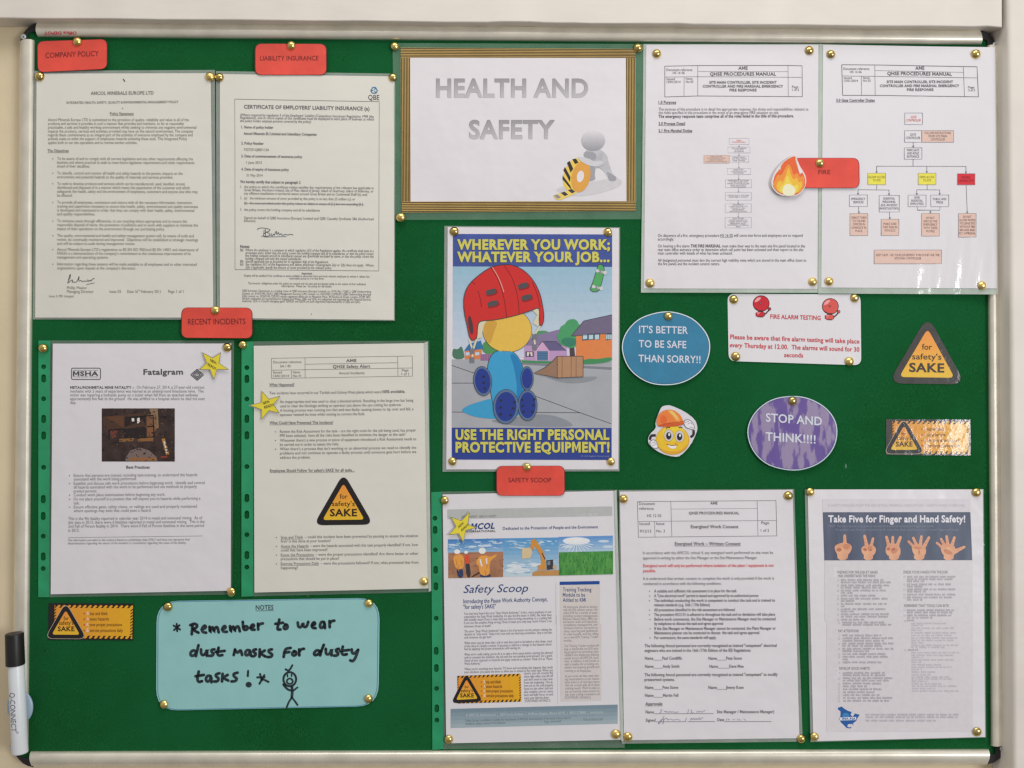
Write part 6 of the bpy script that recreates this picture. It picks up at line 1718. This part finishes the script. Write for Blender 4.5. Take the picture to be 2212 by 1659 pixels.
hand(4, [(1395, 640), (1410, 600), (1470, 585), (1535, 605), (1550, 660), (1530, 710), (1430, 715)], [(1428, 690), (1532, 690), (1522, 750), (1432, 750)], [(1420, 628, 1364, 582, 30, 22), (1440, 610, 1404, 544, 34, 24), (1470, 602, 1458, 518, 34, 24), (1508, 614, 1534, 530, 36, 25), (1530, 670, 1630, 622, 46, 24)],
     [([(1430, 640), (1480, 650), (1520, 680), (1500, 700), (1440, 680)], SKM), ([(1440, 630), (1480, 625), (1500, 640), (1470, 650)], (228, 186, 142))])
a = Print(h)
TT = (178, 173, 179); HT2 = (132, 128, 134)
for R, s, x0, x1, y in ((C8, 'PREPARE FOR THE JOB AT HAND', 392, 788, 870), (C8, 'AND UNDERSTAND THE RISKS!', 394, 764, 906), (C8, 'DRESS YOUR HANDS FOR THE JOB!', 1040, 1468, 869), (C8, 'REMEMBER THAT TOOLS CAN BITE!', 1044, 1482, 1196), (D1, 'PAY ATTENTION!', 404, 602, 159), (D1, 'DEVELOP GOOD HABITS!', 412, 710, 523)):
    a.text(R, s, x0, x1, y, 26, HT2, bold=.03)
for R, s, x, y in ((C8, '1', 352, 920), (C8, '4', 975, 945), (C8, '5', 1000, 1290), (D1, '2', 352, 210), (D1, '3', 360, 620)):
    a.text(R, s, x, x + 60, y, 105, (218, 215, 219), base=True, layer=2)
a.build('heading_text', p_)
a = Print(h)
sd = 0
for R, x0, rows in ((C8, 428, ((945, 868), (968, 930), (998, 930), (1020, 826), (1048, 866), (1071, 545), (1098, 766), (1127, 894), (1150, 560), (1178, 884), (1202, 470), (1229, 888), (1252, 556), (1278, 918), (1302, 888), (1331, 662))),
        (C8, 1072, ((914, 1546), (937, 1546), (958, 1250), (988, 1504), (1009, 1226), (1037, 1546), (1058, 1260), (1087, 1546), (1115, 1540), (1138, 1226), (1240, 1530), (1262, 1518), (1290, 1508), (1313, 1322), (1338, 1168))),
        (D1, 440, ((76, 880), (98, 936), (202, 826), (229, 936), (254, 848), (281, 942), (304, 830), (332, 942), (355, 704), (383, 868), (410, 888), (436, 516), (464, 826), (567, 860), (590, 872), (618, 932), (641, 896), (670, 846), (698, 696), (726, 830), (755, 762), (783, 806), (811, 934), (839, 900)))):
    for y, x1 in rows:
        sd += 1
        a.smudge(R, x0 + (y * .012 if R is D1 else 0), x1, y, 20, TT, sd)
for R, x, ys in ((C8, 402, (948, 998, 1048, 1098, 1128, 1178, 1230, 1280, 1331)), (C8, 1048, (914, 988, 1037, 1087, 1115, 1240, 1290)), (D1, 412, (76, 202, 232, 283, 334, 385, 412, 464, 567, 620, 670, 698, 726, 755, 785, 812, 840)), (D1, 1056, (58, 344))):
    for y in ys: a.frame(R, x - 7, y - 7, x + 7, y + 7, 3, TT, 2)
LTX = (197, 192, 198)
for y, x1 in ((85, 1480), (105, 1230), (131, 1530), (152, 1216), (176, 1574), (201, 1520), (226, 1578), (250, 1550), (273, 1230), (298, 1570), (318, 1440), (370, 1588), (395, 1540), (416, 1230), (440, 1530), (462, 1216), (487, 1436), (511, 1506), (533, 1222), (558, 1360), (584, 1312), (607, 1486), (626, 1530), (648, 1270), (673, 1414), (696, 1556), (719, 1348), (743, 1590)):
    sd += 1; a.smudge(D1, 1112 + y * .01, x1, y, 17, LTX, sd)
a.smudge(D1, 1082, 1180, 344, 18, TT, 3)
for y, x0, x1 in ((974, 668, 1580), (998, 672, 1582), (1032, 670, 1364)): sd += 1; a.smudge(D1, x0, x1, y, 20, (188, 182, 190), sd)
a.build('body_text', p_)
a = Print(h)
mp_ = [(398, 905), (435, 892), (465, 915), (500, 935), (535, 945), (522, 972), (545, 995), (565, 960), (612, 972), (590, 1005), (580, 1030), (545, 1060), (554, 1078), (535, 1062), (500, 1064), (490, 1084), (508, 1096), (536, 1088), (520, 1106), (485, 1102), (455, 1072), (428, 1046), (412, 1015), (425, 980), (425, 940), (402, 922)]
a.poly(D1, mp_, (40, 92, 160), 2); a.poly(D1, smooth_loop([(440, 960), (490, 950), (515, 980), (500, 1030), (450, 1030)], 2), (62, 132, 190), 3)
a.poly(D1, [(418, 998), (578, 994), (578, 1024), (418, 1028)], (222, 222, 230), 4); a.text(D1, 'IMA-NA', 440, 572, 1022, 22, (52, 100, 164), base=True, bold=.06, layer=5)
a.build('map_logo', p_)
pin(1750.6, 1062.5, 'at the top left corner of the hand safety leaflet', h)
pin(2109.5, 1063.6, 'at the top right corner of the hand safety leaflet', h)
pin(1759.5, 1591.6, 'at the bottom left corner of the hand safety leaflet', h)
pin(2110.8, 1581, 'at the bottom right corner of the hand safety leaflet', h)

# ================================================================ handwritten notes card
Q = zp(C3, [(108, 100), (2076, 70), (2064, 1026), (104, 1066)])
h = flat(0.0012, .0005, .001, 578, 1410)
t = thing('notes_card', 578, 1414, 0.001, 'pale blue rounded card with a handwritten reminder to wear dust masks and a stick figure', 'note')
slab('card', rounded(Q, 48), h, 0.0005, [surface('pale blue card', (146, 197, 195), rough=.6, var=.03, vscale=40), ink((150, 196, 206))], t)
a = Print(h)
a.line(P0, rounded([tuple(Vector(p) + (Vector((578, 1414)) - Vector(p)).normalized() * 3.6) for p in Q], 46, 8), 1.3, (84, 138, 176), 1, closed=True)
a.text(C3, 'NOTES', 982, 1138, 176, 40, (66, 74, 82), base=True, bold=.03, y1=174); a.line(C3, [(980, 186), (1140, 183)], 4, (66, 74, 82))
a.build('printed_heading', t)
a = Print(h); B = surface('marker ink', (26, 31, 39), rough=.5, rgb2=(46, 58, 64), vscale=110, stretch=(1, 1, .4)); w = 25
def hw(*strokes, w=w):
    for s in strokes: a.pen(C3, s, w, B, 2, smooth=2)
hw([(285, 300), (290, 365)], [(258, 315), (315, 350)], [(310, 312), (262, 355)], w=17)
hw([(425, 310), (418, 392)], [(405, 312), (440, 296), (468, 310), (460, 335), (425, 345), (450, 365), (478, 378)])                          # R
hw([(505, 350), (545, 335), (535, 310), (508, 335), (510, 372), (545, 378)])                                                                    # e
hw([(575, 325), (578, 378), (585, 340), (605, 325), (612, 372), (622, 335), (645, 325), (655, 375)])                                            # m
hw([(685, 350), (720, 335), (710, 315), (688, 335), (692, 370), (728, 370)])                                                                    # e
hw([(755, 320), (760, 372), (768, 335), (788, 320), (795, 366), (806, 330), (830, 318), (842, 366)])                                            # m
hw([(868, 282), (872, 350), (900, 355), (915, 335), (900, 318), (875, 330)])                                                                   # b
hw([(935, 335), (970, 322), (960, 302), (938, 320), (940, 350), (972, 352)])                                                                    # e
hw([(1002, 298), (1004, 350)], [(1004, 318), (1022, 300), (1045, 296)])                                                                        # r
hw([(1190, 262), (1178, 320), (1172, 350), (1200, 350)], [(1155, 300), (1222, 290)])                                                             # t
hw([(1245, 310), (1225, 330), (1240, 350), (1265, 335), (1260, 308), (1240, 305)])                                                              # o
hw([(1352, 288), (1358, 330), (1385, 330), (1398, 290), (1405, 330), (1432, 325), (1445, 282)])                                                 # w
hw([(1475, 315), (1508, 305), (1500, 282), (1478, 300), (1478, 335), (1510, 338)])                                                              # e
hw([(1585, 285), (1560, 280), (1545, 320), (1560, 340), (1585, 320), (1590, 285), (1592, 338)])                                                 # a
hw([(1632, 275), (1634, 330)], [(1634, 295), (1652, 275), (1675, 272)])                                                                        # r
hw([(460, 545), (430, 530), (405, 555), (410, 582), (440, 580), (462, 545)], [(478, 488), (462, 550), (455, 585)])                               # d
hw([(500, 525), (500, 570), (525, 578), (550, 545), (555, 522), (552, 582)])                                                                    # u
hw([(618, 525), (592, 528), (592, 548), (612, 562), (600, 582), (570, 582)])                                                                    # s
hw([(655, 510), (642, 560), (655, 582), (688, 575)], [(630, 548), (708, 538)])                                                                   # t
hw([(800, 525), (788, 575)], [(800, 530), (822, 560), (850, 525), (862, 575)])                                                                    # m
hw([(930, 535), (905, 528), (888, 555), (895, 580), (920, 572), (935, 535), (938, 580)])                                                        # a
hw([(985, 525), (960, 530), (962, 548), (985, 562), (972, 585), (948, 585)])                                                                    # s
hw([(1018, 525), (1015, 590)], [(1062, 535), (1020, 560), (1068, 588)], [(1125, 525), (1095, 530), (1098, 552), (1130, 568), (1120, 592), (1085, 592)])   # ks
hw([(1290, 512), (1240, 520), (1228, 592)], [(1232, 555), (1278, 548)])                                                                          # F
hw([(1320, 545), (1300, 560), (1312, 582), (1340, 572), (1338, 545), (1318, 540)])                                                              # o
hw([(1365, 525), (1366, 578)], [(1366, 545), (1385, 522), (1408, 520)])                                                                        # r
hw([(1550, 540), (1520, 530), (1495, 555), (1500, 578), (1530, 572), (1555, 540)], [(1582, 485), (1558, 545), (1550, 578)])                        # d
hw([(1600, 520), (1600, 565), (1625, 572), (1648, 540), (1652, 518), (1650, 578)])                                                              # u
hw([(1715, 520), (1690, 525), (1692, 545), (1712, 560), (1700, 580), (1672, 580)])                                                              # s
hw([(1750, 500), (1738, 555), (1752, 575), (1785, 568)], [(1725, 540), (1805, 530)])                                                             # t
hw([(1828, 525), (1832, 562), (1858, 560), (1885, 528)], [(1885, 530), (1862, 600), (1838, 632), (1815, 622)])                                    # y
hw([(480, 720), (465, 790), (480, 815), (508, 805)], [(452, 762), (525, 750)])                                                                   # t
hw([(585, 760), (558, 755), (540, 785), (552, 812), (578, 800), (590, 760), (592, 815)])                                                        # a
hw([(662, 735), (630, 745), (632, 765), (658, 780), (645, 808), (615, 808)])                                                                    # s
hw([(690, 740), (685, 808)], [(735, 750), (690, 775), (740, 800)])                                                                               # k
hw([(822, 730), (785, 740), (790, 765), (818, 780), (805, 805), (768, 808)])                                                                    # s
hw([(915, 715), (912, 760)], w=19); a.ell(C3, 920, 836, 27, 25, B, 2)
hw([(1020, 742), (1035, 800)], [(995, 772), (1060, 770)], [(1058, 752), (1015, 828)], [(1030, 780), (1095, 812)], w=18)
a.line(C3, ellipse(1282, 788, 56, 62, 30), 18, B, 2, closed=True)
hw([(1245, 700), (1275, 718), (1305, 665)], w=17); hw([(1262, 748), (1262, 765)], [(1298, 745), (1298, 762)], w=13)
a.line(C3, ellipse(1282, 806, 26, 24, 20), 15, B, 2, closed=True)
hw([(1225, 835), (1262, 880), (1305, 890)], w=19); hw([(1350, 860), (1312, 890)], w=15); hw([(1300, 850), (1305, 890), (1300, 950)], w=24); hw([(1300, 950), (1275, 985), (1255, 1035)], [(1302, 950), (1330, 985), (1350, 1015)], w=16)
a.build('handwriting', t)
pin(363, 1310.8, 'at the top left corner of the pale blue notes card', h)
pin(797, 1303, 'at the top right corner of the pale blue notes card', h)
pin(353.4, 1522, 'at the bottom left corner of the pale blue notes card', h)
pin(796.8, 1509.4, 'at the bottom right corner of the pale blue notes card', h)

# ================================================================ marker pen on the frame
def tube(name, R, x0, y0, x1, y1, d, prof, mat, parent, n=72):
    """turned body from (x0,y0) to (x1,y1); prof = [(fraction along, radius mm)]"""
    A = up(*R(x0, y0)[:2], d); Bv = up(*R(x1, y1)[:2], d)
    ax = (Bv - A); L = ax.length; ax.normalize()
    e1 = Vector((0, -1, 0)); e2 = ax.cross(e1).normalized()
    verts, faces = [], []
    for f, r in prof:
        for k in range(n):
            t_ = 2 * math.pi * k / n
            verts.append(A + ax * L * f + (e1 * math.cos(t_) + e2 * math.sin(t_)) * r / 1000)
    for j in range(len(prof) - 1):
        for k in range(n):
            b = (k + 1) % n
            faces.append((j * n + k, j * n + b, (j + 1) * n + b, (j + 1) * n + k))
    faces.append(tuple(range(n - 1, -1, -1))); faces.append(tuple(range((len(prof) - 1) * n, len(prof) * n)))
    o = mesh_obj(name, verts, faces, [mat], None, parent, smooth=True)
    bm = bmesh.new(); bm.from_mesh(o.data); bmesh.ops.recalc_face_normals(bm, faces=bm.faces)
    for f in bm.faces:
        if len(f.verts) > 6: f.smooth = False
    bm.to_mesh(o.data); bm.free()
    return o, A, ax, e2, L
t = thing('marker_pen', 45, 1500, 0.02, 'white marker pen with a black cap standing on the left edge of the frame', 'marker pen')
M_PENW = surface('white pen plastic', (216, 220, 224), rough=.32, spec=.5, var=.02)
M_CAP = surface('black pen cap', (27, 24, 25), rough=.4, spec=.5, var=.1)
PR = 9.1
body, A, ax, e2, L = tube('barrel', C2, 148, 640, 187, 1520, 0.0195, [(0, PR - .6), (.004, PR - .2), (.01, PR), (.985, PR), (.995, PR - .3), (1, PR - 1.0)], M_PENW, t)
tube('cap', C2, 134, 402, 143, 700, 0.0195, [(0, 8.6), (.008, 9.6), (.03, 10.2), (.06, 10.3), (.5, 10.4), (.97, 10.6), (.99, 10.5), (1, 10.0)], M_CAP, t)
# lettering rolled on the barrel: reads downwards
word = 'Q-CONNECT'
pts, faces, x = [], [], 0.0
for ch in word:
    v, f, adv = glyph(ch, 0.0, 4); o_ = len(pts); pts += [(x + a_, b_) for a_, b_ in v]; faces += [tuple(i + o_ for i in tt) for tt in f]; x += adv
mx = max(p[0] for p in pts); n0 = len(pts)
v, f, adv = glyph('\u00ae', 0.0, 3); pts += [(mx + .02 + a_ * .4, .62 + b_ * .4) for a_, b_ in v]; faces += [tuple(i + n0 for i in tt) for tt in f]
u0, u1 = (935 - 640) / 880, (1296 - 640) / 880
k_cap = 0.0068 / CAP
bm = bmesh.new()
bv = [bm.verts.new((p[0], p[1], 0)) for p in pts]
for f_ in faces: bm.faces.new([bv[i] for i in f_])
bmesh.ops.triangulate(bm, faces=bm.faces)
for _ in range(3):
    le = [e for e in bm.edges if e.calc_length() > .08]
    if le: bmesh.ops.subdivide_edges(bm, edges=le, cuts=1)
    bmesh.ops.triangulate(bm, faces=bm.faces)
bm.verts.index_update()
pts = [(v.co.x, v.co.y) for v in bm.verts]; faces = [tuple(v.index for v in f_.verts) for f_ in bm.faces]; bm.free()
vs = []
side = 1 if e2.x > 0 else -1
for a_, b_ in pts:
    u = u0 + (u1 - u0) * a_ / mx
    xoff = -0.0052 + b_ * k_cap                  # towards the right of the barrel
    r_ = PR / 1000 + .00012
    th = math.asin(max(-.99, min(.99, xoff / r_)))
    vs.append(A + ax * L * u + (Vector((0, -1, 0)) * math.cos(th) + e2 * side * math.sin(th)) * r_)
mesh_obj('lettering', vs, faces, [ink((96, 92, 112))], None, body)
# round holder behind the pen
t2 = thing('pen_holder', 48, 1530, 0.01, 'pale blue round magnetic holder behind the white marker pen', 'holder')
M_HOLD = surface('pale blue plastic', (152, 172, 190), rough=.3, spec=.5, var=.05)
cx, cy, k = C2(187, 1090); rx, ry = 123 * k, 155 * k
verts, faces = [], []
prof = [(1.0, .0078), (1.0, .0088), (.96, .0098), (.8, .0108), (.4, .0114), (.05, .0115)]
n = 44
for f, d in prof:
    for i in range(n):
        t_ = 2 * math.pi * i / n; verts.append(up(cx + rx * f * math.cos(t_), cy + ry * f * math.sin(t_), d))
for j in range(len(prof) - 1):
    for i in range(n):
        b = (i + 1) % n; faces.append((j * n + i, j * n + b, (j + 1) * n + b, (j + 1) * n + i))
faces.append(tuple(range((len(prof) - 1) * n, len(prof) * n))); faces.append(tuple(range(n - 1, -1, -1)))
o = mesh_obj('magnet_disc', verts, faces, [M_HOLD], None, t2, smooth=True)
bm = bmesh.new(); bm.from_mesh(o.data); bmesh.ops.recalc_face_normals(bm, faces=bm.faces); bm.to_mesh(o.data); bm.free()

# the lettering source curve is no longer needed
bpy.data.objects.remove(tobj)
